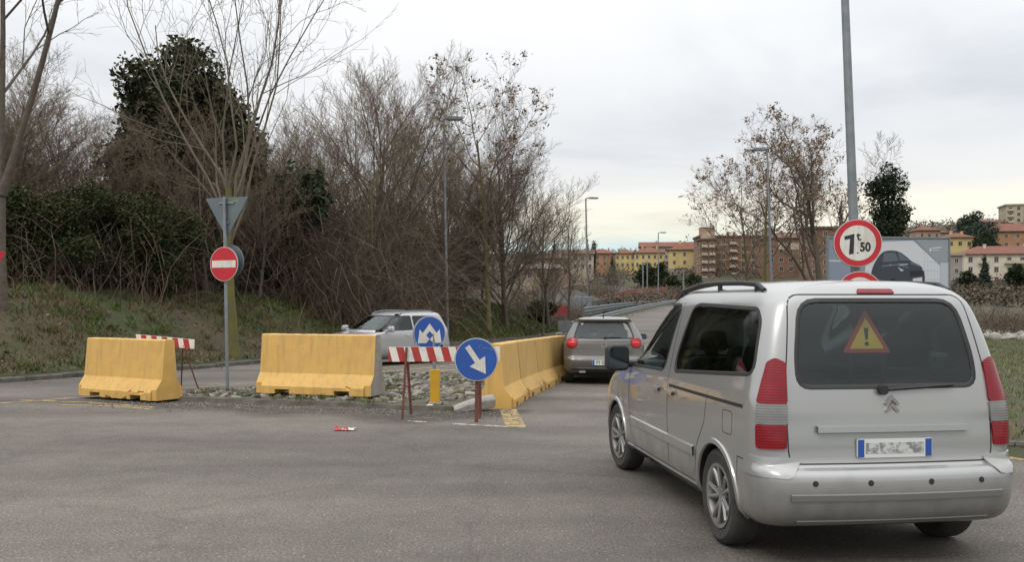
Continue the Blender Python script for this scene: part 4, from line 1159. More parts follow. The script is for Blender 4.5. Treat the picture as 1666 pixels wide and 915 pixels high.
# ------------------------------------------------------------------ guardrails and far road edge
def rail_line(name, label, cat, pts, h, beam, post_h, step, m, extra=None):
    t = thing(name, label, cat, (pts[0][0], pts[0][1], pts[0][2]))
    o0 = Vector(pts[0]); P = [Vector(p) - o0 for p in pts]
    Q = []
    for k in range(len(P) - 1):
        n = max(1, int((P[k + 1] - P[k]).length / step))
        Q += [P[k].lerp(P[k + 1], j / n) for j in range(n)]
    Q.append(P[-1])
    b = MB(); sec = [(0, -.5), (.5, -.3), (.1, 0), (.5, .3), (0, .5), (-.12, .5), (-.12, -.5)]
    k6 = len(sec)
    for k, p in enumerate(Q):
        tt_ = (Q[min(k + 1, len(Q) - 1)] - Q[max(k - 1, 0)]).normalized(); n = Vector((tt_.y, -tt_.x, 0)).normalized()
        for (a, z) in sec: b.v.append(p + n * a * .12 + Vector((0, 0, h + z * beam)))
    for k in range(len(Q) - 1):
        for j in range(k6): b.f.append((k * k6 + j, k * k6 + (j + 1) % k6, (k + 1) * k6 + (j + 1) % k6, (k + 1) * k6 + j)); b.m.append(0)
    b.f += [tuple(range(k6)), tuple((len(Q) - 1) * k6 + j for j in range(k6))]; b.m += [0, 0]
    b.build("beam", M[m], t)
    for k, p in enumerate(Q):
        c = MB(); c.box(p + Vector((0, .08, post_h / 2 - .1)), (.09, .12, post_h + .2)); c.build("post", M[m], t)
    if extra: extra(t, Q)
    return t
def rp(p_, y, up=0):
    x = (p_ - 833) / 1459 * y
    return (x, y, float(gz_road(x, y)) + up)
rail_line("guardrail", "pale steel guardrail curving away beyond the grey hatchback, with a square end plate", "guardrail",
          [rp(927, 57), rp(950, 64), rp(1000, 84), rp(1045, 106), rp(1092, 132), rp(1130, 165)], .60, .46, .75, 4, "steel",
          lambda t, Q: MB().box(Q[0] + Vector((-.3, -.1, .60)), (.9, .04, .62)).build("end_plate", M["steel"], t))
def upper(t, Q):
    b = MB()
    for k in range(len(Q) - 1): b.tube([Q[k] + Vector((0, 0, .55)), Q[k + 1] + Vector((0, 0, .55))], .04, 6)
    b.build("handrail", M["sign_back"], t)
rail_line("guardrail", "darker steel parapet rail running above and behind the pale guardrail", "guardrail",
          [rp(950, 74, .22), rp(1000, 98, .05), rp(1040, 120, -.25), rp(1090, 150, -.65), rp(1140, 190, -.95)], .92, .50, 1.1, 5, "sign_back", upper)
def far_wall(name, label, pts, h, m, cat="wall", th=.3):
    b = MB()
    for k in range(len(pts) - 1):
        p, q = Vector(pts[k]), Vector(pts[k + 1]); d = (q - p).normalized(); n = Vector((-d.y, d.x, 0)) * th
        dz = Vector((0, 0, 1))
        hh0 = h[k] if isinstance(h, (list, tuple)) else h; hh1 = h[k + 1] if isinstance(h, (list, tuple)) else h
        v = [p - dz * 3, q - dz * 3, q + dz * hh1, p + dz * hh0]
        v = v + [w + n for w in v]
        b.add(v, [(0, 1, 2, 3), (7, 6, 5, 4), (0, 4, 5, 1), (3, 2, 6, 7), (0, 3, 7, 4), (1, 5, 6, 2)])
    return tag(b.build(name, M[m]), label, cat)
M["noise_wall"] = mat("weathered_panel_wall", (.125, .105, .095), .9, c2=(.085, .075, .07), scale=.8)
M["red_wall"] = mat("red_earth_wall", (.245, .105, .07), .9, c2=(.17, .085, .06), scale=.5)
M["far_path"] = mat("far_path", (.27, .25, .23), .9, c2=(.18, .16, .15), scale=.4)
far_wall("panel_wall", "dark grey panel wall along the far curve behind the guardrails", [px((948, 483), 105)[:1] + (105, -1.5), px((1010, 481), 125)[:1] + (125, -.8), px((1090, 477), 165)[:1] + (165, 0)], [4.0 - 1.0, 3.1, 2.95], "noise_wall")
far_wall("brick_wall", "red earth-coloured retaining wall below the yellow buildings", [px((983, 480), 185)[:1] + (185, 0), px((1020, 480), 195)[:1] + (195, 0), px((1086, 480), 225)[:1] + (225, 0)], [2.6, 4.1, 5.0], "red_wall")
far_wall("parapet", "pale concrete parapet crossing behind the thin trees past the slope", [px((880, 462), 120)[:1] + (120, 2.6), px((938, 466), 128)[:1] + (128, 2.6), px((975, 478), 132)[:1] + (132, 1.6)], [.9, .6, .5], "far_path")
far_wall("parapet", "pale sloping parapet above the red retaining wall", [px((990, 464), 230)[:1] + (230, 4.2), px((1065, 471), 236)[:1] + (236, 3.6)], [1.3, .9], "far_path")
t = thing("sign_board", "red board on two posts among the thin trees at the end of the slope", "sign", (px((910, 510), 66)[0], 66, float(gz(3.5, 66)) - .05))
b = MB(); b.box((0, 0, 1.15), (1.3, .04, .75)); b.build("board", mat("faded_red", (.30, .045, .05), .6), t)
for s in (-.5, .5):
    b = MB(); b.tube([(s, .06, 0), (s, .06, 1.5)], .03, 6); b.build("post", M["pole_grey"], t)
t = thing("utility_cabinet", "grey box-shaped cabinet on a plinth at the foot of the far lamp post", "cabinet", (px((945, 490), 92)[0], 92, -.3))
b = MB(); b.box((0, 0, 1.3), (2.2, .9, 2.2)); b.build("housing", M["pole_grey"], t, bevel=.04)
b = MB(); b.box((0, -.47, 1.3), (1.0, .03, 1.9)); b.build("door", M["steel"], t)
b = MB(); b.box((0, 0, .1), (2.4, 1.1, .3)); b.build("plinth", M["concrete"], t)
for k, (pp, tp_, lab_) in enumerate(((1012, 440, "thin grey mast on the path left of the dark bushes"), (1046, 428, "thin grey mast in front of the dark bushes, left of a similar one"), (1053, 426, "thin grey mast in front of the dark bushes, right of a similar one"), (1112, 440, "thin grey mast in front of the grey ground floor of the yellow building"))):
    x, z = px((pp, tp_), 215); z0 = float(gz(x, 215))
    t = thing("mast", lab_, "mast", (x, 215, z0))
    b = MB(); b.tube([(0, 0, 0), (0, 0, z - z0)], .16, 8); b.build("pole", M["steel"], t)
    b = MB(); b.box((0, 0, z - z0), (.7, .3, .15)); b.build("head", M["steel"], t)

# billboard: flat printed poster on a framed stand
BY = 43.0
xl, zt = px((1345, 388), BY); xr, _ = px((1547, 388), BY)
zb = 1.35; W_ = xr - xl; Hh = zt - zb
t = thing("billboard", "wide billboard with a dark car advertised on it, behind the 7.50 t sign", "billboard", ((xl + xr) / 2, BY, float(gz(18, BY)) - .1), R(4))
zz = zb - t.location.z
fn = lambda u, v, w: Vector((u, w, zz + v))
b = MB(); b.prism([(-W_ / 2, 0), (W_ / 2, 0), (W_ / 2, Hh), (-W_ / 2, Hh)], fn, 0, .12); b.build("panel", M["pole_grey"], t)
pc = {}
def ad(name, c): 
    M[name] = mat(name, c, .5); return name
ad("ad_blue", (.20, .235, .30)); ad("ad_white", (.52, .53, .56)); ad("ad_grey", (.25, .27, .29)); ad("ad_car", (.035, .042, .055)); ad("ad_glass", (.09, .11, .13)); ad("ad_tyre", (.012, .012, .014)); ad("ad_mid", (.40, .43, .47)); ad("ad_hi", (.12, .14, .17))
def P(px_, py_): # poster coordinates from the zoomed crop (150..1450, 290..690)
    return (-W_ / 2 + (px_ - 150) / 1295 * W_, Hh - (py_ - 295) / 420 * Hh)
def poster(name, polys, m, d):
    b = MB()
    for q in polys: b.prism([P(*p) for p in q], fn, -d - .002, -d)
    b.build(name, M[m], t)
poster("poster", [[(152, 300), (1443, 300), (1443, 712), (152, 712)]], "ad_blue", .002)
poster("poster_light", [[(560, 318), (1060, 308), (1350, 460), (1350, 690), (520, 690)]], "ad_white", .006)
poster("poster_shade", [[(1075, 300), (1443, 300), (1443, 440), (1320, 440)]], "ad_grey", .010)
poster("poster_wall", [[(1352, 442), (1443, 442), (1443, 690), (1352, 690)], [(152, 428), (560, 428), (560, 440), (152, 440)]], "ad_mid", .010)
poster("poster_car", [chaikin([(600, 560), (606, 500), (640, 445), (720, 378), (800, 368), (900, 372), (975, 400), (1045, 438), (1150, 462), (1185, 505), (1186, 560), (1176, 598), (1140, 615), (1060, 622), (910, 632), (860, 640), (815, 620), (800, 600), (690, 580), (655, 640), (625, 640)], 2)], "ad_car", .014)
poster("poster_car_windows", [[(728, 440), (745, 385), (860, 380), (905, 432)], [(915, 430), (890, 378), (910, 380), (1020, 430)]], "ad_glass", .018)
poster("poster_car_highlights", [[(720, 462), (880, 452), (1010, 470), (1010, 476), (880, 460), (720, 470)], [(640, 540), (800, 560), (800, 566), (640, 546)], [(1035, 440), (1140, 464), (1140, 470), (1020, 448)], [(1060, 598), (1150, 588), (1150, 594), (1060, 604)]], "ad_hi", .018)
poster("poster_car_grille", [[(1020, 495), (1160, 490), (1165, 520), (1030, 528)]], "ad_tyre", .018)
poster("poster_car_plate", [[(1055, 540), (1155, 532), (1155, 562), (1055, 570)]], "ad_white", .018)
poster("poster_car_lights", [[(890, 470), (960, 490), (930, 498)], [(1150, 475), (1172, 485), (1165, 495)], [(800, 455), (1000, 450), (1000, 456), (800, 462)]], "ad_mid", .018)
poster("poster_car_wheels", [[(840 + 42 * math.cos(a), 590 + 52 * math.sin(a)) for a in np.linspace(0, 6.28, 17)[:-1]], [(640 + 26 * math.cos(a), 600 + 44 * math.sin(a)) for a in np.linspace(0, 6.28, 17)[:-1]]], "ad_tyre", .022)
poster("poster_grid", [[(x, 330), (x + 3, 330), (x + 3, 620), (x, 620)] for x in range(1180, 1350, 36)] + [[(1180, y), (1350, y), (1350, y + 3), (1180, y + 3)] for y in range(380, 620, 55)], "ad_mid", .0085)
poster("poster_logo", [[(1232, 362), (1246, 350), (1258, 364), (1246, 380)], [(1262, 352), (1360, 345), (1366, 352), (1262, 358)], [(1268, 366), (1340, 362), (1340, 366), (1268, 370)]], "ad_white", .014)
b = MB()
for (u0, v0, u1, v1) in ((-W_ / 2 - .06, -.06, W_ / 2 + .06, 0), (-W_ / 2 - .06, Hh, W_ / 2 + .06, Hh + .08), (-W_ / 2 - .06, .002, -W_ / 2 - .002, Hh - .002), (W_ / 2 + .002, .002, W_ / 2 + .06, Hh - .002)):
    b.prism([(u0, v0), (u1, v0), (u1, v1), (u0, v1)], fn, -.05, .14)
b.build("frame", M["steel"], t)
for s in (-.38, 0, .38):
    b = MB(); b.box((s * W_, .2, (zz + Hh * .8) / 2), (.12, .12, zz + Hh * .8)); b.build("leg", M["steel"], t)
# ------------------------------------------------------------------ distant buildings
def bmat(n, c, c2=None): M[n] = mat(n, c, .85, c2=c2 or tuple(q * .8 for q in c), scale=.35); return n
bmat("wall_yellow", (.58, .45, .20)); bmat("wall_grey", (.30, .275, .245)); bmat("wall_brick", (.205, .115, .075)); bmat("wall_cream", (.44, .37, .28)); bmat("wall_pink", (.40, .26, .19)); bmat("wall_orange", (.36, .20, .11)); bmat("wall_white", (.60, .54, .44)); bmat("wall_tan", (.36, .29, .22))
M["roof_tiles"] = mat("roof_tiles", (.20, .078, .05), .9, c2=(.145, .062, .042), scale=.5)
M["roof_dark"] = mat("roof_tiles_brown", (.16, .085, .06), .9, c2=(.11, .065, .05), scale=.5)
M["band"] = mat("pale_band", (.44, .36, .28), .8)
WINM = {}
def win_mesh(w, h):
    k = (round(w, 2), round(h, 2))
    if k not in WINM:
        b = MB(); b.box((0, 0, 0), (w, .10, h)); pane = b.mesh("window", M["window"])
        f = MB()
        for (x, z, sx, sz) in ((0, h / 2 + .06, w + .24, .12), (0, -h / 2 - .06, w + .36, .12), (-w / 2 - .06, 0, .12, h), (w / 2 + .06, 0, .12, h), (0, 0, .06, h)): f.box((x, -.03, z), (sx, .12, sz))
        WINM[k] = (pane, f.mesh("frame", M["band"]))
    return WINM[k]
def building(name, label, pc_, yaw, W, D, base, eave, wall, roof="hip", rh=2.5, rows=3, cols=5, side=2, wm=(1.0, 1.6), lower=None, balcony=(), roof_m="roof_tiles", over=.6, group=None, bands=False, fh=None, z1=None, skip=()):
    """pc_: (photo x of the facade centre, depth); base and eave are heights above sea of the camera's ground"""
    Y = pc_[1]; X = (pc_[0] - 833) / 1459 * Y
    t = thing(name, label, "building", (X, Y, base), yaw, group)
    H = eave - base
    b = MB(); b.box((0, D / 2, H / 2 - 8), (W, D, H + 16)); b.build("wall", M[wall], t)
    if lower:
        b = MB(); b.box((0, D / 2, lower[0] / 2 - 8), (W + .2, D + .2, lower[0] + 16)); b.build("ground_floor_wall", M[lower[1]], t)
    r = MB(); a, c = W / 2 + over, D / 2 + over; cy = D / 2
    if roof == "hip":
        q = min(a, c) * .98
        if a >= c: rid = [(-a + q, cy, H + rh), (a - q, cy, H + rh)]
        else: rid = [(0, cy - c + q, H + rh), (0, cy + c - q, H + rh)]
        e_ = [(-a, cy - c, H), (a, cy - c, H), (a, cy + c, H), (-a, cy + c, H)]
        v = e_ + rid + [(p[0], p[1], H + .25) for p in e_]
        f = [(0, 3, 2, 1), (0, 1, 7, 6), (1, 2, 8, 7), (2, 3, 9, 8), (3, 0, 6, 9)]
        f += [(6, 7, 5, 4), (7, 8, 5), (8, 9, 4, 5), (9, 6, 4)] if a >= c else [(6, 7, 4), (7, 8, 5, 4), (8, 9, 5), (9, 6, 4, 5)]
        r.add(v, f)
    elif roof == "gable":
        v = [(-a, cy - c, H), (a, cy - c, H), (a, cy + c, H), (-a, cy + c, H), (-a, cy, H + rh), (a, cy, H + rh)]
        r.add(v, [(0, 1, 5, 4), (2, 3, 4, 5), (0, 4, 3), (1, 2, 5), (0, 3, 2, 1)])
    else:
        r.box((0, cy, H + .35), (2 * a, 2 * c, .7))
    r.build("roof", M[roof_m], t)
    fh = fh or H / rows
    if roof != "flat":
        for (ux, uy) in ((-.22, .35), (.27, .62)):
            b = MB(); b.box((ux * W, D * uy, H + rh * .75), (.7, .7, rh * .5 + .8)); b.box((ux * W, D * uy, H + rh * 1.0 + .45), (.9, .9, .18)); b.build("chimney", M[wall], t)
        b = MB(); b.box((0, -over - .08, H + .1), (W + 2 * over, .16, .2)); b.build("gutter", M["noise_wall"], t)
    pane, frm = win_mesh(*wm)
    for i in range(rows):
        z = H - (i + .5) * fh
        for j in range(cols):
            if (i, j) in skip: continue
            x = -W / 2 + W * (j + .5) / cols
            w = link("window", pane, t, (x, -.0, z)); link("frame", frm, w)
            if j in balcony:
                w.location.z -= .2
                bb = MB(); bb.box((x, -.65, z - 1.25), (W / cols * .8, 1.3, .18)); bb.box((x, -1.26, z - .75), (W / cols * .8, .06, .85)); bb.build("balcony", M["band"], t)
        for j in range(side):
            for s in (-1, 1):
                w = link("window", pane, t, (s * W / 2, D * (j + .5) / side, z)); w.rotation_euler = (0, 0, R(90) * s); link("frame", frm, w)
        if bands and i:
            bb = MB(); bb.box((0, D / 2, H - i * fh), (W + .3, D + .3, .25)); bb.build("string_course", M["band"], t)
    return t
def zpx(y_, Y): return EYE + (490 - y_) / 1459 * Y
def houses():
    gY = "yellow buildings with red roofs across the valley"
    building("yellow_building", "yellow building with a grey ground floor, nearest to the brick block", (1122, 380), R(-8), 17, 13, zpx(452, 380), zpx(407, 380), "wall_yellow", "hip", 3.8, 3, 4, 2, (1.0, 1.5), (3.9, "wall_grey"), fh=3.5, group=gY)
    building("yellow_building", "middle yellow building half hidden by dark green bushes", (1056, 400), R(-8), 13, 12, zpx(447, 400), zpx(412, 400), "wall_yellow", "hip", 3.2, 2, 5, 2, (.9, 1.5), fh=3.4, group=gY)
    building("yellow_building", "smallest yellow building, at the left end of the three", (1017, 410), R(-8), 9, 12, zpx(440, 410), zpx(413, 410), "wall_yellow", "hip", 2.4, 2, 4, 2, (.9, 1.4), fh=3.4, group=gY)
    building("red_roofed_building", "long building showing only its red roof above the yellow ones", (1090, 440), R(-6), 29, 12, zpx(445, 440), zpx(402, 440), "wall_tan", "gable", 2.8, 3, 8, 2, fh=3.2)
    # brick apartment blocks
    t = building("brick_block", "long brown brick apartment block with pale window columns and balconies", (1225, 360), R(-3), 43, 14, zpx(462, 360), zpx(386, 360), "wall_brick", "flat", 1, 5, 11, 3, (1.3, 1.9), balcony=(3, 7), roof_m="roof_dark", over=.5, bands=True, fh=3.1)
    for x, w, h in ((-17.5, 5.4, 3.4), (7.5, 4.2, 2.8)):
        b = MB(); b.box((x, 6, zpx(386, 360) - t.location.z + .7 + h / 2), (w, 5, h)); b.box((x, 6, zpx(386, 360) - t.location.z + .8 + h), (w + .4, 5.4, .2)); b.build("roof_housing", M["wall_pink"], t)
        b = MB(); b.box((x + .6, 3.48, zpx(386, 360) - t.location.z + 1.9), (1.2, .08, .7)); b.build("vent", M["window"], t)
    for x in (-9, -6.5, -1, 2.2, 12, 15.5):
        b = MB(); b.box((x, 5, zpx(386, 360) - t.location.z + 1.6), (.9, .9, 1.9)); b.build("chimney", M["wall_brick"], t)
    t = building("brick_house", "brick wing with a cream gable and balconies, left end of the long block", (1152, 352), R(-3), 5.8, 10, zpx(462, 352), zpx(391, 352), "wall_brick", "flat", 1, 5, 2, 2, (1.1, 1.8), balcony=(0, 1), roof_m="roof_dark", bands=True, fh=3.1)
    b = MB(); hh = zpx(391, 352) - t.location.z
    b.prism([(-2.9, 0), (2.9, 0), (2.9, .5), (0, 2.6), (-2.9, .5)], lambda u, v, w: Vector((u, w, hh + .72 + v)), -.3, .3); b.build("gable", M["wall_cream"], t)
    t = building("brick_house", "lower brown brick building with cream upper panels behind the wide bare trees", (1302, 330), R(3), 25, 12, zpx(468, 330), zpx(388, 330), "wall_brick", "hip", 2.6, 4, 7, 2, (1.4, 1.5), roof_m="roof_dark", fh=3.2)
    for x in (-6.5, -1.8, 3.0):
        b = MB(); b.box((x, -.05, zpx(401, 330) - t.location.z), (3.6, .12, 2.4)); b.build("panel", M["wall_cream"], t)
    building("brick_house", "flat brown block just left of the billboard, behind the leaning trunks", (1352, 300), R(0), 15, 10, zpx(470, 300), zpx(372, 300), "wall_brick", "flat", 1, 5, 4, 2, (1.2, 1.5), roof_m="roof_dark", fh=3.2)
    # right hillside
    building("white_house", "white apartment house with balconies and a shallow red roof on the right", (1642, 275), R(-9), 26, 12, zpx(468, 275), zpx(414, 275), "wall_white", "hip", 2.9, 3, 7, 2, (1.1, 1.6), balcony=(1, 3, 4), fh=3.1)
    building("yellow_house", "small bright yellow house with a red roof beside the edge of the billboard", (1562, 310), R(-5), 9, 8, zpx(410, 310), zpx(387, 310), "wall_yellow", "hip", 2.0, 1, 3, 1, (1.1, 1.3), fh=4.0)
    building("orange_house", "orange-brown house with a red roof above the white apartment house", (1656, 340), R(-6), 21, 14, zpx(405, 340), zpx(377, 340), "wall_orange", "hip", 3.6, 2, 5, 2, (1.1, 1.4), balcony=(3,), fh=3.2)
    building("pink_house", "small pink house with a red hipped roof on the skyline above the billboard", (1512, 350), R(0), 8.5, 8, zpx(395, 350), zpx(375.5, 350), "wall_pink", "hip", 2.0, 1, 3, 1, (.9, 1.3), fh=3.6)
    building("tan_house", "low tan house behind the pink house on the skyline", (1530, 365), R(5), 7, 8, zpx(396, 365), zpx(379, 365), "wall_tan", "hip", 1.5, 1, 2, 1, fh=3.6)
    building("apartment_tower", "pale apartment tower on the hilltop at the right edge", (1664, 450), R(-14), 15, 14, zpx(372, 450), zpx(334, 450), "wall_cream", "flat", 1, 4, 4, 3, (1.4, 1.6), balcony=(0, 2), roof_m="wall_tan", fh=3.0)
    building("tan_house", "tan house with a dark roof below the hilltop apartment tower", (1614, 400), R(0), 13, 10, zpx(378, 400), zpx(362, 400), "wall_tan", "hip", 1.8, 1, 4, 2, fh=3.2, roof_m="roof_dark")
    building("grey_shed", "narrow grey annex below the small yellow house", (1556, 262), R(0), 3.4, 5, zpx(460, 262), zpx(416, 262), "wall_grey", "flat", 1, 2, 1, 1, (1.0, 1.2), roof_m="wall_tan", fh=3.0)
    # left of the yellow buildings
    building("pale_house", "pale house with a brown roof beside the far cedar, left of the far lamp post", (902, 330), R(6), 11, 9, zpx(452, 330), zpx(421, 330), "wall_pink", "hip", 2.0, 2, 4, 2, fh=3.0, roof_m="roof_dark")
    building("pale_house", "cream house with dark windows behind the far lamp post", (936, 345), R(-4), 14, 9, zpx(448, 345), zpx(414, 345), "wall_cream", "gable", 2.0, 2, 5, 2, fh=3.1, roof_m="roof_dark")
    building("orange_house", "orange house under a red-brown roof left of the three yellow buildings", (978, 420), R(-6), 13, 10, zpx(440, 420), zpx(413, 420), "wall_orange", "hip", 2.4, 2, 4, 2, fh=3.2)
    building("pale_house", "low pale house with a pink wall just above the parapet on the valley side", (884, 260), R(8), 11, 8, zpx(468, 260), zpx(438, 260), "wall_tan", "gable", 1.5, 1, 4, 1, fh=3.4, roof_m="wall_grey")
houses()

def far_tree(name, label, pxc, top, Y, w, n, m, seed, shape="round", size=.45, group=None):
    X = (pxc - 833) / 1459 * Y; z0 = float(gz(X, Y)); H = zpx(top, Y) - z0; W = w / 1459 * Y / 2
    rd = random.Random(seed); bl = []
    k = 14
    for i in range(k):
        f = (i + .5) / k
        if shape == "cone": r = W * (1 - f) * 1.05 + .15
        elif shape == "column": r = W * (.75 + .3 * math.sin(f * 3.1))
        else: r = W * math.sin(min(3.0, .5 + f * 2.4)) ** .7
        a = rd.uniform(0, 6.28); o = r * (.45 if shape == "round" else .2)
        bl.append((o * math.cos(a), o * math.sin(a), H * (.08 + .92 * f) - r * .2, r * .8, r * .8, max(H / k * 1.1, r * .45)))
    t = thing(name, label, "tree", (X, Y, z0 - .1), 0, group)
    b = Tubes(); b.tube([(0, 0, 0), (0, 0, H * .5), (.05, 0, H * .92)], [W * .10 + .08, W * .06 + .05, .03], 6)
    link("trunk", b.mesh("trunk", M["bark"]), t)
    link("crown", cloud(bl, n, size, seed, M[m], flat=.7), t)
far_tree("conifer", "broad dark cedar on the skyline between the small yellow house and the tower", 1586, 343, 330, 66, 9000, "conifer", 81, "round", .5)
far_tree("round_tree", "rounded grey-green tree in front of the orange house on the right", 1603, 374, 300, 46, 4000, "ever", 82, "round", .45)
far_tree("conifer", "dark pointed spruce in front of the white apartment house", 1602, 415, 235, 24, 3000, "conifer", 83, "cone", .35)
far_tree("round_tree", "dark green tree at the right edge in front of the white apartment house", 1655, 428, 225, 34, 3500, "ever", 84, "round", .35)
far_tree("conifer", "dark cedar standing between the far houses, left of the far lamp post", 902, 386, 360, 24, 2500, "conifer", 85, "cone", .5)
far_tree("conifer", "small pointed conifer directly behind the far lamp post", 956, 392, 380, 12, 1500, "conifer", 86, "cone", .4)
far_tree("conifer", "small dark conifer just right of the far lamp post", 966, 393, 385, 12, 1500, "conifer", 87, "column", .4)
far_tree("conifer", "dark conifer in front of the smallest yellow building", 996, 418, 340, 24, 2500, "conifer", 88, "cone", .45)
far_tree("dark_bush", "broad dark bush in front of the middle yellow building", 1050, 428, 300, 36, 4000, "ever", 89, "round", .4)
far_tree("dark_bush", "dark bush right of the thin masts, left of the nearest yellow building", 1074, 426, 310, 26, 3000, "ever", 90, "round", .4)
far_tree("dark_bush", "low dark bush at the foot of the nearest yellow building, on its left", 1095, 448, 300, 26, 2500, "ever", 91, "round", .4)
far_tree("dark_bush", "low dark bush at the foot of the nearest yellow building, near the brick block", 1128, 446, 300, 30, 2500, "ever", 92, "round", .4)
far_tree("cypress", "slim dark cypress just left of the 7.50 t sign, far behind it", 1368, 338, 200, 9, 1500, "conifer", 93, "column", .3)
far_tree("round_tree", "dark shrub between the grey annex and the white apartment house", 1572, 440, 245, 26, 2500, "ever", 94, "round", .35)
# far slopes: low brown scrub and leafless woods read as one mass
def scrub_mass(name, seed, n, fx_, size, per=26, r=(1.0, 2.6), m="scrub"):
    rg = np.random.default_rng(seed); x, y = fx_(rg, n); z = gz(x, y)
    s = rg.uniform(r[0], r[1], n)
    d = rg.normal(0, 1, (n, per, 3)); d /= np.linalg.norm(d, axis=2)[..., None]; d *= rg.random((n, per, 1)) ** .4
    p = np.stack([x, y, z + s * .55], 1)[:, None] + d * s[:, None, None] * np.array([1, 1, .75])
    tag(link(name, leaf_quads(p.reshape(-1, 3), size, seed + 1, M[m], .8)), kind="stuff")
def fA(rg, n):
    y = rg.uniform(110, 300, n); a = rg.uniform(.0, .24, n); x = a * y; k = (x > XL(y) - 2) & (x < XR(y) + 2); x[k] = XL(y[k]) - rg.uniform(2.5, 14, k.sum()); return x, y
def fB(rg, n):
    y = rg.uniform(330, 700, n); a = rg.uniform(-.05, .60, n); return a * y, y
def fC(rg, n):
    y = rg.uniform(120, 330, n); a = rg.uniform(.44, .62, n); return a * y, y
scrub_mass("valley_scrub", 101, 1300, fA, .24, 34, (.7, 2.1))
scrub_mass("hillside_woods", 103, 1500, fB, .55, 26, (1.8, 4.2))
scrub_mass("hillside_scrub", 105, 500, fC, .32, 30, (.9, 2.4))
# rubble and pale stones beyond the lawn
rg = np.random.default_rng(107); n = 260
y = rg.uniform(45, 58, n); x = y * rg.uniform(.50, .62, n)
tag(link("rubble", stones(np.stack([x, y, gz(x, y)], 1), (.32, .26, .2), 1, M["concrete"], 108, .1)), kind="stuff")
# ------------------------------------------------------------------ vehicles
def paint(name, c, dirt=(.09, .08, .065), rough=.32, metal=.55):
    m, t, b = new_mat(name)
    b.inputs["Metallic"].default_value = metal; b.inputs["Roughness"].default_value = rough
    b.inputs["Coat Weight"].default_value = 1.0; b.inputs["Coat Roughness"].default_value = .03
    tc = nd(t, "ShaderNodeTexCoord"); sp = nd(t, "ShaderNodeSeparateXYZ"); t.links.new(tc.outputs["Object"], sp.inputs[0])
    n = nd(t, "ShaderNodeTexNoise"); n.inputs["Scale"].default_value = 5; n.inputs["Detail"].default_value = 8; t.links.new(tc.outputs["Object"], n.inputs["Vector"])
    ad_ = nd(t, "ShaderNodeMath", operation="MULTIPLY_ADD"); ad_.inputs[1].default_value = -.55; t.links.new(n.outputs["Fac"], ad_.inputs[0]); t.links.new(sp.outputs[2], ad_.inputs[2])
    mr = nd(t, "ShaderNodeMapRange"); mr.inputs[1].default_value = .30; mr.inputs[2].default_value = -.02; mr.inputs[3].default_value = .04; mr.inputs[4].default_value = .6
    t.links.new(ad_.outputs[0], mr.inputs[0])          # road film along the sills
    mx = nd(t, "ShaderNodeMix", data_type="RGBA"); mx.inputs[6].default_value = rgb(c); mx.inputs[7].default_value = rgb(dirt)
    t.links.new(mr.outputs[0], mx.inputs[0]); t.links.new(mx.outputs[2], b.inputs["Base Color"])
    rr = nd(t, "ShaderNodeMapRange"); rr.inputs[3].default_value = rough; rr.inputs[4].default_value = .75
    t.links.new(mr.outputs[0], rr.inputs[0]); t.links.new(rr.outputs[0], b.inputs["Roughness"])
    return m
M["van_silver"] = paint("van_silver_paint", (.35, .35, .345), metal=.45, rough=.28)
M["grey_beige"] = paint("grey_beige_paint", (.112, .105, .098), metal=.35)
M["suv_silver"] = paint("suv_silver_paint", (.42, .42, .43), metal=.25)

def crom(rows, sub):
    A = np.array(rows, float); out = []
    for i in range(len(A) - 1):
        p0, p1, p2, p3 = A[max(i - 1, 0)], A[i], A[i + 1], A[min(i + 2, len(A) - 1)]
        for j in range(sub):
            t = j / sub
            # monotone cubic: tangents limited so that no row overshoots
            d = p2 - p1; m1 = (p2 - p0) / 2; m2 = (p3 - p1) / 2
            m1 = np.where(m1 * d <= 0, 0, np.sign(d) * np.minimum(np.abs(m1), 2.5 * np.abs(d))); m2 = np.where(m2 * d <= 0, 0, np.sign(d) * np.minimum(np.abs(m2), 2.5 * np.abs(d)))
            out.append((2 * t ** 3 - 3 * t ** 2 + 1) * p1 + (t ** 3 - 2 * t ** 2 + t) * m1 + (-2 * t ** 3 + 3 * t ** 2) * p2 + (t ** 3 - t ** 2) * m2)
    out.append(A[-1]); return np.array(out)
# row: z, xr, xf, half width, rear corner radius, front corner radius x, y, rear bow, front bow
def outline(row, side_bow, nside=46):
    z, xr, xf, w, rr, fx_, fy, br, bf = row
    rr = min(rr, w * .9); fy = min(fy, w * .9)
    pts = [(xr + br * (y / w) ** 2, y) for y in np.linspace(0, w - rr, 7)]
    bx = pts[-1][0] + rr
    pts += [(bx - rr * math.cos(a), w - rr + rr * math.sin(a)) for a in np.linspace(0, math.pi / 2, 10)[1:]]
    ex = xf - bf * ((w - fy) / w) ** 2 - fx_
    if ex < bx + .1: ex = bx + .1
    pts += [(x, w) for x in np.linspace(bx, ex, nside)[1:]]
    kx = max(.02, xf - bf * ((w - fy) / w) ** 2 - ex)
    pts += [(ex + kx * math.sin(a), w - fy + fy * math.cos(a)) for a in np.linspace(0, math.pi / 2, 11)[1:]]
    yl_ = w - fy
    pts += [(ex + kx + bf * (((w - fy) / w) ** 2 - (y / w) ** 2), y) for y in np.linspace(yl_, 0, 7)[1:]]
    L = max(.1, xf - xr)
    return [(x, y * (1 - side_bow * abs(2 * (x - xr) / L - 1) ** 2.4), z) for x, y in pts]
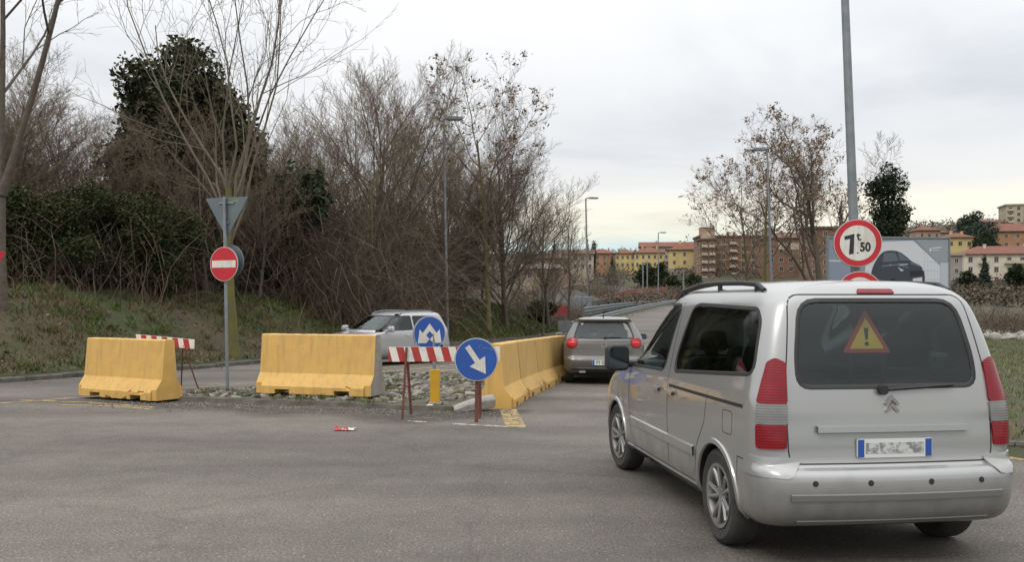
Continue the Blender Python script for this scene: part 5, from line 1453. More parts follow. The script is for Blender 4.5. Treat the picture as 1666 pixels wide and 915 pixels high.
def body_mb(rows, side_bow):
    mb = MB(); n = None
    for row in rows:
        h_ = outline(row, side_bow)
        ring = h_ + [(x, -y, z) for x, y, z in reversed(h_[1:-1])]
        n = len(ring); hn = len(h_); mb.v += ring
    m = len(rows)
    for i in range(m - 1):
        for k in range(n):
            mb.f.append((i * n + k, i * n + (k + 1) % n, (i + 1) * n + (k + 1) % n, (i + 1) * n + k)); mb.m.append(0)
    for base in (0, (m - 1) * n):
        for k in range(hn - 1):
            q = [base + k, base + k + 1, base + (n - k - 1) % n, base + (n - k) % n]
            q2 = []
            for a in q:
                if a not in q2: q2.append(a)
            if len(q2) > 2: mb.f.append(tuple(q2)); mb.m.append(0)
    return mb

class Car:
    def __init__(s, root, rows, sub, side_bow, mp):
        s.root, s.mp = root, mp
        s.rows = crom(rows, sub); s.side_bow = side_bow
        s.outer = body_mb(s.rows, side_bow).mesh("outer", [M[mp], M["black"], M["interior"]], 180)
        s.bvh = BVHTree.FromPolygons([v.co[:] for v in s.outer.vertices], [p.vertices[:] for p in s.outer.polygons])
        s.cut = MB(); s.cut2 = MB(); s.arch = []
    def cabin(s, z0, firewall, th=.05, top=.05, rear=None):
        rows = []
        zmax = s.rows[-1][0] - top
        for r in s.rows:
            if r[0] < z0 or r[0] > zmax: continue
            q = r.copy(); q[1] = r[1] + (rear or th + .02); q[2] = min(r[2] - th - .03, firewall); q[3] = r[3] - th
            q[5] = q[6] = .12; q[8] = .02
            if q[2] - q[1] > .5: rows.append(q)
        s.inner = body_mb(rows[::2] + ([rows[-1]] if len(rows) % 2 == 0 else []), s.side_bow)
    def prism_y(s, poly, y0=.55):
        for sg in (1, -1): s.cut.prism(poly, lambda u, v, t: Vector((u, t * sg, v)), y0, 1.6)
    def prism_x(s, poly, x0, x1):
        s.cut2.prism(poly, lambda u, v, t: Vector((t, u, v)), x0, x1)
    def arches(s, xs_, r, zc, y0=.52):
        for x in xs_:
            s.arch.append((x, zc, r))
            for sg in (1, -1):
                poly = [(x + r * math.cos(a), zc + r * math.sin(a)) for a in np.linspace(0, 6.283, 41)[:-1]]
                s.cut.prism(poly, lambda u, v, t: Vector((u, t * sg, v)), y0, 1.5)
    def finish(s):
        ob = link("body", s.outer.copy(), s.root)
        ob.parent = None
        cs = []
        for mb in (s.inner, s.cut, s.cut2):
            if mb.v: cs.append(link("c", mb.mesh("c", [])))
        ib = BVHTree.FromPolygons([tuple(v) for v in s.inner.v], s.inner.f)
        me = apply_bool(ob, cs)
        ov = [v.co.copy() for v in s.outer.vertices]; on = [v.normal.copy() for v in s.outer.vertices]; of = [p.vertices[:] for p in s.outer.polygons]
        mi, outer = [], []
        for p in me.polygons:
            c = p.center
            loc, nrm, idx, dist = s.bvh.find_nearest(c)
            isout = dist < .004 and abs(nrm.dot(p.normal)) > .8
            k = 0
            if not isout:
                k = 1
                l2 = ib.find_nearest(c)
                if l2[3] is not None and l2[3] < .006: k = 2
            mi.append(k); outer.append(isout)
        me.polygons.foreach_set("material_index", mi)
        me.polygons.foreach_set("use_smooth", [True] * len(me.polygons))
        nors = [None] * len(me.loops); cache = {}
        for p, io in zip(me.polygons, outer):
            for li in p.loop_indices:
                if io:
                    vi = me.loops[li].vertex_index
                    if vi not in cache:
                        co = me.vertices[vi].co
                        loc, nrm, idx, dist = s.bvh.find_nearest(co)
                        f = of[idx]; w = poly_3d_calc([ov[q] for q in f], loc)
                        cache[vi] = sum((on[q] * ww for q, ww in zip(f, w)), Vector()).normalized()
                    nors[li] = cache[vi]
                else: nors[li] = p.normal.copy()
        me.normals_split_custom_set(nors)
        me.name = "body"; ob.parent = s.root
        s.body = ob
        return ob
    def frame(s, d):       # projection frames: side 'l'/'r', 'back', 'front', 'cl'/'cr' rear corners
        return {"l": (Vector((1, 0, 0)), Vector((0, 0, 1)), Vector((0, -1, 0))), "r": (Vector((1, 0, 0)), Vector((0, 0, 1)), Vector((0, 1, 0))),
                "back": (Vector((0, 1, 0)), Vector((0, 0, 1)), Vector((1, 0, 0))), "front": (Vector((0, 1, 0)), Vector((0, 0, 1)), Vector((-1, 0, 0))),
                "cl": (Vector((.7071, .7071, 0)), Vector((0, 0, 1)), Vector((.7071, -.7071, 0))), "cr": (Vector((.7071, -.7071, 0)), Vector((0, 0, 1)), Vector((.7071, .7071, 0))),
                "top": (Vector((1, 0, 0)), Vector((0, 1, 0)), Vector((0, 0, -1)))}[d]
    def hit(s, d, u, v, off=0.0, last=None):
        U, V, D = s.frame(d)
        o = U * u + V * v - D * 9
        if d == "top": o = Vector((u, v, 4))
        loc, n, i, dist = s.bvh.ray_cast(o, D)
        if loc is None: return None
        if n.dot(D) > 0: n = -n
        return loc + n * off
    def patch(s, name, d, poly, off, m, rings=6, parent=None, rim=.02, step=.05):
        q = densify(poly, step); n = len(q)
        cx = sum(p[0] for p in q) / n; cy = sum(p[1] for p in q) / n
        b = MB(); U, V, D = s.frame(d); idx = {}
        def add(u, v, off_):
            h_ = s.hit(d, u, v, off_)
            if h_ is None: h_ = s.hit(d, cx + (u - cx) * .97, cy + (v - cy) * .97, off_) or (U * u + V * v)
            b.v.append(tuple(h_)); return len(b.v) - 1
        R0 = [add(u, v, off - rim) for u, v in q] if rim else None
        prev = [add(u, v, off) for u, v in q]
        if rim:
            for k in range(n): b.f.append((R0[k], R0[(k + 1) % n], prev[(k + 1) % n], prev[k]))
        for r in range(1, rings):
            f = 1 - r / rings
            cur = [add(cx + (u - cx) * f, cy + (v - cy) * f, off) for u, v in q]
            for k in range(n): b.f.append((prev[k], prev[(k + 1) % n], cur[(k + 1) % n], cur[k]))
            prev = cur
        c = add(cx, cy, off)
        for k in range(n): b.f.append((prev[k], prev[(k + 1) % n], c))
        b.m = [0] * len(b.f)
        return b.build(name, M[m], parent or s.root, 60)
    def strip(s, name, d, pts, w, off, m, closed=False, parent=None, step=.06):
        P = densify(pts, step)
        if not closed:
            P = []
            for k in range(len(pts) - 1):
                n = max(1, int(math.dist(pts[k], pts[k + 1]) / step)); P += [tuple(pts[k][j] + (pts[k + 1][j] - pts[k][j]) * i / n for j in (0, 1)) for i in range(n)]
            P.append(pts[-1])
        b = MB(); N = len(P); ok = []
        for k, p in enumerate(P):
            a = Vector(P[(k - 1) % N] if closed else P[max(k - 1, 0)]); c = Vector(P[(k + 1) % N] if closed else P[min(k + 1, N - 1)])
            t = (c - a).normalized(); nn = Vector((-t.y, t.x)) * w / 2
            row = []
            for (sd, o) in ((1, -.004), (.7, off), (-.7, off), (-1, -.004)):
                h_ = s.hit(d, p[0] + nn.x * sd, p[1] + nn.y * sd, o)
                row.append(h_)
            if any(r is None for r in row):
                continue
            b.v += [tuple(r) for r in row]; ok.append(1)
        N = len(ok)
        for k in range(N if closed else N - 1):
            j = (k + 1) % N
            for i in range(3): b.f.append((k * 4 + i, k * 4 + i + 1, j * 4 + i + 1, j * 4 + i)); b.m.append(0)
        if N > 1: return b.build(name, M[m], parent or s.root, 50)
    def wheel(s, x, side, track, r, w, steer=0, spokes=5):
        root = s.root
        fn = lambda a, b_, h_: Vector((a, h_, b_))
        b = MB(); b.lathe([(r * .64, -w * .42), (r * .88, -w * .5), (r * .97, -w * .42), (r, -w * .3), (r, w * .3), (r * .97, w * .42), (r * .88, w * .5), (r * .64, w * .42)], fn, 44, closed=True)
        hub = MB(); hub.lathe([(.001, -w * .1), (r * .6, -w * .1), (r * .6, w * .1), (.001, w * .1)], fn, 28)
        wh = hub.build("wheel", M["black"], root, 40, loc=(x, side * track, r)); wh.rotation_euler = (0, 0, steer)
        b.build("tyre", M["tyre"], wh, 40)
        b = MB(); o = side
        b.lathe([(r * .66, -o * w * .40), (r * .67, o * w * .47), (r * .60, o * w * .44), (r * .56, o * w * .22), (r * .60, -o * w * .2)], fn, 40)
        b.lathe([(.001, o * w * .36), (r * .13, o * w * .36), (r * .17, o * w * .28), (r * .17, 0)], fn, 20)
        for k in range(spokes):
            a = 6.283 * k / spokes
            for da in (-.16, .16):
                c, sn = math.cos(a + da * .5), math.sin(a + da * .5); c2, s2 = math.cos(a + da * 1.5), math.sin(a + da * 1.5)
                b.tube([(c * r * .1, o * w * .30, sn * r * .1), (c2 * r * .59, o * w * .40, s2 * r * .59)], [r * .055, r * .05], 6)
        b.build("rim", M["rim"], wh, 40)
        return wh
    def mirror(s, x, z, y, side, m, sz=(.16, .24, .20)):
        mr = MB()
        mr.prism(rounded([(-sz[1] / 2, -sz[2] / 2), (sz[1] / 2, -sz[2] / 2), (sz[1] / 2 * .9, sz[2] / 2), (-sz[1] / 2, sz[2] / 2)], .06), lambda u, v, t: Vector((x + t, side * (y + sz[1] / 2 + .05) + side * u, z + v)), -sz[0] * .35, sz[0] * .3)
        mr.prism(rounded([(-sz[1] / 2 * .7, -sz[2] / 2 * .6), (sz[1] / 2 * .7, -sz[2] / 2 * .6), (sz[1] / 2 * .6, sz[2] / 2 * .7), (-sz[1] / 2 * .7, sz[2] / 2 * .7)], .05), lambda u, v, t: Vector((x + t, side * (y + sz[1] / 2 + .05) + side * u, z + v)), sz[0] * .3, sz[0] * .6)
        mr.box((x + .02, side * (y + .0), z - sz[2] * .25), (.07, .22, .06))
        o = mr.build("mirror", M[m], s.root, 50, bevel=.02)
        g = MB(); g.prism(rounded([(-sz[1] / 2 * .85, -sz[2] / 2 * .8), (sz[1] / 2 * .85, -sz[2] / 2 * .8), (sz[1] / 2 * .75, sz[2] / 2 * .8), (-sz[1] / 2 * .85, sz[2] / 2 * .8)], .05), lambda u, v, t: Vector((x + t, side * (y + sz[1] / 2 + .05) + side * u, z + v)), -sz[0] * .35 - .006, -sz[0] * .35 - .002)
        g.build("mirror_glass", M["mirror_dark"], o)
    def seats(s, xs_, z, ys_, h=.62):
        for x in xs_:
            for y in ys_:
                b = MB(); b.prism(rounded([(-.23, 0), (.23, 0), (.20, h), (-.20, h)], .07), lambda u, v, t: Vector((x - v * .22 + t, y + u, z + v)), -.06, .06)
                b.box((x + .25, y, z), (.5, .46, .16))
                se = b.build("seat", M["seat"], s.root, 50, bevel=.02)
                b = MB(); b.prism(rounded([(-.13, 0), (.13, 0), (.11, .17), (-.11, .17)], .05), lambda u, v, t: Vector((x - h * .22 - v * .1 + t, y + u, z + h + .05 + v)), -.045, .045); b.box((x - h * .22, y, z + h + .02), (.02, .12, .1)); b.build("headrest", M["seat"], se, 50)
    def plate(s, x, y, z, w, h, txt, tilt=0, blur=False):
        p = MB(); rot = Matrix.Rotation(tilt, 3, 'Y')
        fn = lambda u, v, t: Vector((x, y, z)) + rot @ Vector((t, -u, v))
        p.prism(rounded([(-w / 2, -h / 2), (w / 2, -h / 2), (w / 2, h / 2), (-w / 2, h / 2)], .012), fn, -.006, .004)
        o = p.build("number_plate", M["plate_white"], s.root)
        for sg in (-1, 1):
            b = MB(); b.prism([(sg * w / 2 - sg * .004, -h / 2 + .004), (sg * (w / 2 - .045), -h / 2 + .004), (sg * (w / 2 - .045), h / 2 - .004), (sg * w / 2 - sg * .004, h / 2 - .004)], fn, -.0085, -.0065); b.build("plate_band", M["sign_blue"], o)
        if txt: text(txt, h * .95, fn, "sign_black", o, 0, -.002, -.009, .001, sx=.78)
        return o
M["mirror_dark"] = mat("mirror_dark", (.10, .11, .12), .08, 1)
M["grey_plastic"] = mat("grey_plastic", (.16, .16, .16), .5)
M["plate_white"] = mat("plate_white", (.62, .62, .60), .4)

# ---- silver van in front
TH = R(7.5)
van = thing("van", "silver passenger van with black roof rails driving away close by on the right", "van", (1.475 - .13 - .86 + .0, 6.0, 0))
def place(root, x, y, heading):       # heading measured to the left of straight ahead; x, y: centre of the tail
    root.location = (x, y, float(gz_road(x, y))); root.rotation_euler = (0, 0, R(90) + heading)
van_rows = [
 (.235, .26, 4.16, .76, .14, .35, .40, .02, .10), (.28, .10, 4.27, .85, .16, .40, .45, .04, .12), (.36, .02, 4.34, .885, .18, .42, .48, .05, .14), (.50, -.02, 4.38, .895, .19, .45, .50, .055, .15),
 (.585, -.015, 4.375, .90, .19, .45, .50, .055, .15), (.625, .015, 4.37, .90, .18, .45, .50, .05, .15), (.66, .06, 4.36, .902, .17, .45, .5, .045, .15), (.80, .075, 4.30, .905, .16, .50, .52, .04, .16), (.90, .085, 4.16, .903, .15, .50, .52, .04, .18), (.97, .092, 3.98, .90, .15, .50, .52, .035, .22),
 (1.03, .10, 3.70, .895, .15, .5, .5, .035, .28), (1.08, .108, 3.45, .885, .15, .50, .5, .035, .30), (1.14, .118, 3.29, .87, .15, .50, .5, .035, .30), (1.30, .15, 3.05, .835, .15, .48, .48, .035, .26), (1.46, .19, 2.82, .795, .15, .45, .46, .035, .22), (1.60, .23, 2.60, .752, .16, .42, .44, .04, .20),
 (1.665, .255, 2.46, .722, .18, .40, .42, .045, .18), (1.72, .30, 2.30, .672, .22, .40, .42, .05, .18), (1.755, .36, 2.12, .60, .26, .45, .40, .06, .15), (1.78, .48, 1.95, .48, .28, .45, .35, .06, .12), (1.792, .70, 1.75, .30, .2, .3, .2, .05, .08)]
V = Car(van, van_rows, 3, .032, "van_silver")
V.cabin(.55, 3.25)
q_win = rounded([(.27, 1.19), (1.72, 1.10), (1.74, 1.20), (1.62, 1.60), (1.50, 1.625), (.42, 1.60), (.34, 1.52)], .09)
f_win = rounded([(1.98, 1.09), (3.10, 1.06), (3.00, 1.16), (2.52, 1.585), (2.40, 1.62), (1.95, 1.62), (1.90, 1.58)], .07)
r_win = rounded([(-.60, 1.12), (.60, 1.12), (.60, 1.30), (.535, 1.655), (-.535, 1.655), (-.60, 1.30)], .12)
w_win = rounded([(-.70, 1.14), (.70, 1.14), (.60, 1.60), (-.60, 1.60)], .10)
V.prism_y(q_win, .64); V.prism_y(f_win, .60)
V.prism_x(r_win, -.5, .45); V.prism_x(w_win, 2.3, 4.0)
V.arches((.80, 3.53), .355, .32)
V.finish()
for sd in "lr":
    V.patch("side_window", sd, q_win, -.008, "glass_dark", rim=0); V.patch("door_window", sd, f_win, -.008, "glass", rim=0)
    V.strip("window_seal", sd, q_win, .03, .003, "black", True); V.strip("window_seal", sd, f_win, .026, .003, "black", True)
    # seams, rail and mouldings
    V.strip("door_seam", sd, [(2.98, 1.06), (3.02, .80), (3.0, .5), (2.90, .33)], .008, .0012, "black")
    V.strip("door_seam", sd, [(1.86, 1.64), (1.84, 1.1), (1.84, .34)], .008, .0012, "black")
    V.strip("door_seam", sd, [(1.84, .34), (2.90, .34)], .008, .0012, "black")
    V.strip("door_seam", sd, [(.95, 1.02), (1.0, .80), (1.16, .62), (1.24, .34), (1.84, .34)], .008, .0012, "black")
    V.strip("sliding_rail", sd, [(.34, .985), (1.80, .985)], .03, .002, "black")
    V.strip("side_moulding", sd, [(1.22, .56), (2.95, .56)], .085, .014, "van_silver")
    V.strip("sill", sd, [(1.20, .29), (3.12, .29)], .09, .012, "van_silver")
    for x0 in (1.66, 2.02):
        V.strip("door_handle", sd, [(x0, .93), (x0 + .17, .935)], .032, .028, "van_silver")
    for xa in (.80, 3.53):
        V.strip("arch_lip", sd, [(xa + .375 * math.cos(a), .32 + .375 * math.sin(a)) for a in np.linspace(-.15, math.pi + .15, 26)], .045, .012, "van_silver")
V.patch("rear_window", "back", r_win, -.006, "glass", rim=0)
V.strip("window_seal", "back", r_win, .034, .002, "black", True)
V.patch("windscreen", "front", w_win, -.006, "glass", rim=0)
V.strip("tailgate_seam", "back", rounded([(-.68, .66), (.68, .66), (.69, 1.1), (.60, 1.69), (-.60, 1.69), (-.69, 1.1)], .08), .012, .001, "black", True)
for sd in "lr":
    V.strip("bumper_seam", sd, [(.42, .66), (.44, .42), (.46, .30)], .009, .001, "black")
    V.strip("bumper_seam", sd, [(.08, .655), (.42, .66)], .009, .001, "black")
    V.strip("fuel_flap", sd, rounded([(.50, .78), (.66, .78), (.66, .93), (.50, .93)], .03), .007, .001, "black", True) if sd == "l" else None
V.strip("rubbing_strip", "back", [(-.70, .47), (.70, .47)], .05, .010, "grey_plastic")
for yy in (-.55, -.2, .2, .55): V.patch("parking_sensor", "back", [(yy + .018 * math.cos(a), .555 + .018 * math.sin(a)) for a in np.linspace(0, 6.28, 15)[:-1]], .003, "black", 3, rim=.01)
V.strip("lower_lip", "back", [(-.64, .305), (.64, .305)], .035, .006, "grey_plastic")
V.strip("plate_bar", "back", [(-.50, .865), (.50, .865)], .05, .03, "van_silver")
for sg, c in ((1, "cl"), (-1, "cr")):
    rot = lambda pts: [(u, v) for u, v in pts]
    u0 = .635
    lamp = rounded([(u0 - .075, .75), (u0 + .095, .75), (u0 + .10, 1.02), (u0 + .06, 1.27), (u0 + .015, 1.30), (u0 - .045, 1.27), (u0 - .07, 1.02)], .025)
    tl = V.patch("tail_light", c, rounded([(u0 - .07, 1.022), (u0 + .10, 1.022), (u0 + .06, 1.27), (u0 + .015, 1.30), (u0 - .045, 1.27)], .02), .012, "lens_red", 8, rim=.03, step=.02)
    V.patch("clear_lens", c, rounded([(u0 - .072, .90), (u0 + .10, .90), (u0 + .10, 1.018), (u0 - .07, 1.018)], .008), .012, "lens_clear", 8, tl, rim=.03, step=.02)
    V.patch("lower_lens", c, rounded([(u0 - .075, .75), (u0 + .095, .75), (u0 + .10, .896), (u0 - .072, .896)], .02), .012, "lens_red", 8, tl, rim=.03, step=.02)
    V.patch("bumper_corner", c, rounded([(u0 - .14, .585), (u0 + .2, .585), (u0 + .2, .70), (u0 - .14, .70)], .03), .010, "van_silver", 5)
V.patch("high_brake_light", "back", rounded([(-.13, 1.695), (.13, 1.695), (.12, 1.722), (-.12, 1.722)], .01), .008, "lens_red", 3)
hs = V.hit("back", 0, .755, .004); V.plate(hs.x - .006, 0, .752, .50, .115, "", 0)
M["plate_smear"] = mat("plate_smear", (.52, .52, .51), .5, c2=(.20, .20, .21), scale=26, lo=.44, hi=.60, detail=2)
b = MB(); b.box((hs.x - .0135, 0, .752), (.001, .385, .066)); b.build("plate_characters", M["plate_smear"], van)
hb = V.hit("back", 0, 1.0, .004)
b = MB(); b.prism([(0, .05), (.05, 0), (.035, -.012), (0, .022), (-.035, -.012), (-.05, 0)], lambda u, v, t: Vector((hb.x + t, u, 1.02 + v)), -.008, .004); b.prism([(0, .005), (.05, -.045), (.035, -.057), (0, -.023), (-.035, -.057), (-.05, -.045)], lambda u, v, t: Vector((hb.x + t, u, 1.02 + v)), -.008, .004); b.build("emblem", M["chrome"], van)
for sg in (1, -1):
    P_ = [V.hit("top", x, sg * .66, .0) for x in (.50, .62, .9, 1.3, 1.7, 2.1, 2.32)]
    hgt = (0, .038, .048, .052, .048, .038, .0)
    b = MB(); b.tube([p + Vector((0, 0, h_)) for p, h_ in zip(P_, hgt)], .019, 8)
    for k in (1, 3, 5): b.tube([P_[k] - Vector((0, 0, .01)), P_[k] + Vector((0, 0, hgt[k]))], .02, 6)
    b.build("roof_rail", M["black"], van, 40)
    V.mirror(2.98, 1.13, .87, sg, "black", (.18, .22, .24))
    V.patch("headlight", "front", rounded([(sg * .48, .80), (sg * .80, .78), (sg * .78, .93), (sg * .55, .90)], .03), .01, "lens_clear", 4)
V.patch("grille", "front", rounded([(-.40, .42), (.40, .42), (.45, .58), (-.45, .58)], .05), .004, "black", 4)
p0, p1 = V.hit("back", .06, 1.10, .02), V.hit("back", -.42, 1.125, .02)
b = MB(); b.tube([p0, p1], .012, 6); b.tube([p0 + Vector((.02, 0, 0)), p0 - Vector((.02, 0, 0))], .03, 10); b.build("rear_wiper", M["black"], van)
for x, st in ((.80, 0), (3.53, R(4))):
    for sg in (1, -1): V.wheel(x, sg, .775, .325, .205, st)
V.seats((2.35,), .62, (.38, -.38), .56); V.seats((1.35,), .60, (.5, 0, -.5), .5)
b = MB(); b.prism([(-.70, 0), (.70, 0), (.70, .03), (-.70, .03)], lambda u, v, t: Vector((t, u, 1.06 + v)), .28, 1.0); b.build("parcel_shelf", M["interior"], van)
b = MB(); b.box((3.1, 0, .98), (.35, 1.5, .22)); b.build("dashboard", M["interior"], van, bevel=.04)
b = MB(); b.lathe([(.17, -.012), (.19, 0), (.17, .012)], lambda a, b_, h_: Vector((2.85 + h_ + b_ * .4, .38 + a, 1.02 + b_ * .9)), 24, closed=True); b.build("steering_wheel", M["black"], van)
VX, VY = 2.345, 5.42
place(van, VX, VY, TH); van.scale = (1, .975, 1)
# temporary warning sign carried inside, standing on the parcel shelf against the rear window
def vloc(x, y, z): 
    h_ = R(90) + TH
    return (VX + x * math.cos(h_) - y * math.sin(h_), VY + x * math.sin(h_) + y * math.cos(h_), z)
ws = thing("warning_sign", "yellow triangular warning sign with an exclamation mark behind the rear window of the silver van", "road sign", vloc(.36, -.0, 1.09), R(90) + TH)
fn = lambda u, v, t: Vector((t + v * .10, -u, v))
b = MB(); b.prism(rounded([(-.165, .225), (.165, .225), (0, .505)], .02), fn, 0, .012); b.build("plate", M["stripe_red"], ws)
b = MB(); b.prism(rounded([(-.118, .25), (.118, .25), (0, .45)], .01), fn, -.003, -.0004); b.build("face", M["sign_yellow"], ws)
b = MB(); b.prism(rounded([(-.015, .385), (-.008, .308), (.008, .308), (.015, .385)], .005), fn, -.006, -.0034); b.prism([(p[0] * .06, .283 + p[1] * .06) for p in circle(.24, 16)], fn, -.006, -.0034); b.build("exclamation_mark", M["sign_black"], ws)
b = MB(); b.tube([(.02, .11, .0), (.035, .11, .25)], .01, 6); b.tube([(.02, -.11, .0), (.035, -.11, .25)], .01, 6); b.build("stand", M["black"], ws)

# ---- grey hatchback
hat = thing("hatchback", "grey-beige hatchback with lit brake lights waiting beside the yellow barrier row", "car")
hat_rows = [
 (.19, .24, 3.85, .70, .15, .3, .35, .05, .10), (.26, .06, 3.96, .80, .18, .38, .42, .07, .12), (.38, .0, 4.02, .855, .22, .42, .46, .09, .14), (.50, -.02, 4.05, .868, .24, .45, .5, .10, .15), (.56, .0, 4.05, .872, .24, .45, .5, .10, .15),
 (.60, .035, 4.04, .873, .24, .45, .5, .09, .15), (.70, .05, 3.98, .872, .24, .48, .5, .09, .18), (.80, .055, 3.80, .870, .24, .5, .5, .09, .22), (.87, .06, 3.45, .865, .24, .5, .5, .09, .26), (.92, .075, 3.10, .855, .24, .5, .48, .09, .28), (.97, .10, 2.92, .845, .22, .48, .46, .08, .28),
 (1.10, .20, 2.68, .785, .20, .45, .44, .07, .24), (1.24, .29, 2.42, .705, .19, .42, .42, .06, .20), (1.335, .33, 2.20, .645, .20, .4, .4, .06, .18), (1.365, .29, 2.08, .62, .18, .4, .4, .05, .18), (1.40, .32, 1.92, .56, .2, .4, .36, .05, .15), (1.43, .48, 1.70, .46, .25, .4, .3, .06, .12), (1.445, .85, 1.45, .26, .15, .25, .15, .05, .06)]
H_ = Car(hat, hat_rows, 3, .02, "grey_beige")
H_.cabin(.5, 2.85)
hq = rounded([(.75, .955), (1.75, .93), (1.72, 1.32), (.98, 1.31), (.80, 1.2)], .05)
hf = rounded([(1.80, .93), (2.62, .925), (2.50, 1.02), (2.15, 1.28), (1.98, 1.33), (1.78, 1.33)], .05)
hr = rounded([(-.645, .985), (.645, .985), (.525, 1.325), (-.525, 1.325)], .06)
hw = rounded([(-.64, .98), (.64, .98), (.52, 1.31), (-.52, 1.31)], .08)
H_.prism_y(hq, .58); H_.prism_y(hf, .56); H_.prism_x(hr, -.5, .62); H_.prism_x(hw, 1.9, 3.8)
H_.arches((.72, 3.27), .345, .31, .5)
H_.finish()
for sd in "lr":
    H_.patch("side_window", sd, hq, -.006, "glass", rim=0); H_.patch("door_window", sd, hf, -.006, "glass", rim=0)
    H_.strip("window_seal", sd, hq, .025, .002, "black", True); H_.strip("window_seal", sd, hf, .025, .002, "black", True)
    for x0 in (1.0, 1.95): H_.strip("door_handle", sd, [(x0, .83), (x0 + .17, .835)], .03, .025, "grey_beige")
H_.patch("rear_window", "back", hr, -.006, "glass", rim=0); H_.strip("window_seal", "back", hr, .04, .002, "black", True)
H_.patch("windscreen", "front", hw, -.006, "glass", rim=0)
H_.strip("spoiler", "back", [(-.56, 1.36), (.56, 1.36)], .035, .03, "grey_beige")
H_.strip("tailgate_seam", "back", [(-.60, .96), (-.62, .80), (-.50, .625), (.50, .625), (.62, .80), (.60, .96)], .008, .001, "black")
H_.strip("crease", "back", [(-.56, .925), (.56, .925)], .03, .010, "grey_beige")
H_.patch("bumper_recess", "back", rounded([(-.50, .385), (.50, .385), (.36, .545), (-.36, .545)], .04), .001, "grey_beige", rim=0)
H_.patch("valance", "back", rounded([(-.66, .215), (.66, .215), (.70, .345), (-.70, .345)], .03), .005, "black", 4)
H_.strip("trim_line", "back", [(-.58, .352), (.58, .352)], .014, .012, "chrome")
for sg in (1, -1):
    c = "cl" if sg > 0 else "cr"
    lamp = rounded([(.47, .84), (.51, .775), (.645, .775), (.70, .88), (.675, .985), (.51, .99), (.47, .93)], .05)
    tl = H_.patch("tail_light", c, lamp, .010, "lens_red", 5, rim=.02)
    H_.patch("lit_ring", c, rounded([(.49, .85), (.525, .81), (.63, .81), (.67, .88), (.65, .955), (.525, .96), (.49, .92)], .04), .0125, "brake_lit", 5, tl, rim=.003)
    H_.patch("lit_core", c, rounded([(.51, .885), (.62, .885), (.62, .908), (.51, .908)], .01), .016, "brake_core", 4, tl, rim=.003)
    H_.mirror(2.42, .98, .84, sg, "grey_beige", (.14, .20, .15))
    b = MB(); h0 = H_.hit("back", sg * .46, .30, .0); b.prism(rounded([(-.07, -.02), (.07, -.02), (.07, .02), (-.07, .02)], .015), lambda u, v, t: Vector((h0.x + t, sg * .46 + u, .275 + v)), -.03, .05); b.build("exhaust_trim", M["chrome"], hat)
    H_.patch("headlight", "front", rounded([(sg * .45, .66), (sg * .78, .68), (sg * .74, .77), (sg * .48, .74)], .03), .008, "lens_clear", 4)
for x in (.72, 3.27):
    for sg in (1, -1): H_.wheel(x, sg, .745, .315, .195)
hh = H_.hit("back", 0, .845, .002)
ef = lambda u, v, t: Vector((hh.x + t, -u, .845 + v))
b = MB(); b.prism(circle(.062, 32), ef, -.006, .006); em = b.build("emblem", M["chrome"], hat)
b = MB(); b.prism(circle(.050, 32), ef, -.0085, -.0065); b.build("emblem_disc", M["grey_beige"], em)
b = MB()
for p, q in (((-.030, .040), (-.004, -.006)), ((.030, .040), (.004, -.006)), ((-.046, .012), (-.018, -.046)), ((-.018, -.046), (0, -.006)), ((0, -.006), (.018, -.046)), ((.018, -.046), (.046, .012))): b.prism(bar(p, q, .010), ef, -.012, -.009)
b.build("emblem_letters", M["chrome"], em)
h0 = H_.hit("back", 0, .475, .004); H_.plate(h0.x - .002, 0, .475, .50, .11, "FY 021 JZ")
p0, p1 = H_.hit("back", -.02, .985, .02), H_.hit("back", -.36, 1.0, .02)
b = MB(); b.tube([p0, p1], .012, 6); b.tube([p0 + Vector((.02, 0, 0)), p0 - Vector((.02, 0, 0))], .025, 8); b.build("rear_wiper", M["black"], hat)
b = MB(); b.tube([(.62, 0, 1.41), (.50, 0, 1.56)], [.012, .006], 6); b.tube([(.66, 0, 1.40), (.60, 0, 1.44)], .02, 6); b.build("antenna", M["black"], hat)
H_.seats((1.75,), .50, (.36, -.36), .52); H_.seats((.95,), .48, (.42, 0, -.42), .46)
place(hat, px((983, 600), 18.95)[0], 18.95, R(-3))
hat.rotation_euler = (0, R(.9), R(90) + R(-4))

# ---- silver oncoming car
suv = thing("suv", "silver family car with roof rails coming towards the camera behind the blue crown sign", "car")
suv_rows = [
 (.22, .2, 4.18, .74, .15, .4, .4, .05, .12), (.32, .05, 4.32, .86, .2, .45, .48, .07, .14), (.48, .0, 4.38, .90, .22, .5, .52, .08, .16), (.62, .0, 4.38, .91, .22, .5, .52, .08, .17), (.78, .05, 4.30, .912, .22, .5, .52, .08, .2), (.90, .07, 4.12, .91, .22, .5, .52, .07, .24), (.98, .08, 3.80, .905, .22, .5, .5, .07, .28),
 (1.03, .09, 3.40, .895, .22, .5, .5, .06, .30), (1.08, .11, 3.22, .88, .2, .5, .48, .06, .3), (1.25, .18, 2.92, .82, .2, .46, .46, .06, .26), (1.42, .26, 2.60, .755, .19, .44, .44, .05, .22), (1.53, .31, 2.38, .71, .2, .42, .42, .05, .2), (1.59, .36, 2.15, .64, .22, .42, .4, .05, .17), (1.63, .50, 1.90, .52, .25, .4, .34, .05, .13), (1.645, .85, 1.6, .30, .15, .25, .15, .05, .08)]
S_ = Car(suv, suv_rows, 3, .015, "suv_silver")
S_.cabin(.52, 3.15, .055, .07)
sq = rounded([(.62, 1.12), (1.72, 1.09), (1.70, 1.50), (.90, 1.49), (.66, 1.36)], .06)
sf = rounded([(1.80, 1.09), (2.98, 1.075), (2.80, 1.18), (2.40, 1.46), (2.20, 1.51), (1.78, 1.51)], .06)
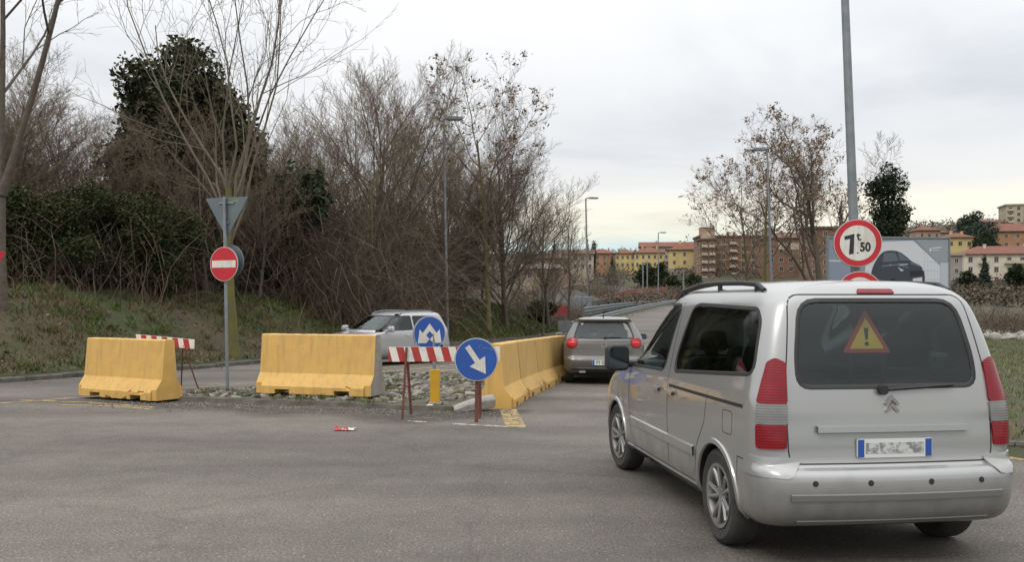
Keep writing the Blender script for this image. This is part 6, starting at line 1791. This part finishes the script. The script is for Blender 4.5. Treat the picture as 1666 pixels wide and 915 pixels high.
sr = rounded([(-.62, 1.1), (.62, 1.1), (.54, 1.48), (-.54, 1.48)], .08)
sw = rounded([(-.70, 1.11), (.70, 1.11), (.585, 1.52), (-.585, 1.52)], .09)
S_.prism_y(sq, .62); S_.prism_y(sf, .58); S_.prism_x(sr, -.5, .5); S_.prism_x(sw, 2.0, 3.9)
S_.arches((.80, 3.50), .37, .335, .52)
S_.finish()
for sd in "lr":
    S_.patch("side_window", sd, sq, -.006, "glass_dark", rim=0); S_.patch("door_window", sd, sf, -.006, "glass", rim=0)
    S_.strip("window_seal", sd, sq, .03, .002, "black", True); S_.strip("window_seal", sd, sf, .03, .002, "black", True)
    S_.strip("door_seam", sd, [(1.76, 1.08), (1.76, .35)], .01, .001, "black")
    for x0 in (1.1, 1.95): S_.strip("door_handle", sd, [(x0, .93), (x0 + .18, .935)], .03, .025, "chrome")
S_.patch("windscreen", "front", sw, -.006, "glass", rim=0); S_.strip("window_seal", "front", sw, .035, .002, "black", True)
S_.patch("rear_window", "back", sr, -.006, "glass_dark", rim=0)
S_.patch("grille", "front", rounded([(-.42, .62), (.42, .62), (.46, .78), (-.46, .78)], .05), .004, "black", 4)
S_.patch("air_intake", "front", rounded([(-.55, .34), (.55, .34), (.50, .48), (-.50, .48)], .05), .004, "black", 4)
for sg in (1, -1):
    S_.patch("headlight", "front", rounded([(sg * .52, .70), (sg * .84, .74), (sg * .80, .87), (sg * .56, .84)], .03), .008, "lens_clear", 4)
    S_.patch("tail_light", "cl" if sg > 0 else "cr", rounded([(.52, .85), (.74, .85), (.74, 1.12), (.55, 1.12)], .03), .01, "lens_red", 4)
    P_ = [S_.hit("top", x, sg * .60, .0) for x in (.60, .75, 1.2, 1.7, 2.0, 2.14)]; hgt = (0, .045, .055, .055, .045, .0)
    b = MB(); b.tube([p + Vector((0, 0, h_)) for p, h_ in zip(P_, hgt)], .018, 8); b.build("roof_rail", M["steel"], suv, 40)
    S_.mirror(2.86, 1.13, .875, sg, "suv_silver", (.16, .22, .18))
for x in (.80, 3.50):
    for sg in (1, -1): S_.wheel(x, sg, .78, .335, .21)
S_.seats((2.25,), .62, (.38, -.38), .6); S_.seats((1.25,), .62, (.45, -.45), .52)
b = MB(); b.box((3.0, 0, .95), (.4, 1.5, .2)); b.build("dashboard", M["interior"], suv, bevel=.04)
place(suv, -2.58, 29.4, R(180 - 39))
bpy.context.view_layer.update()
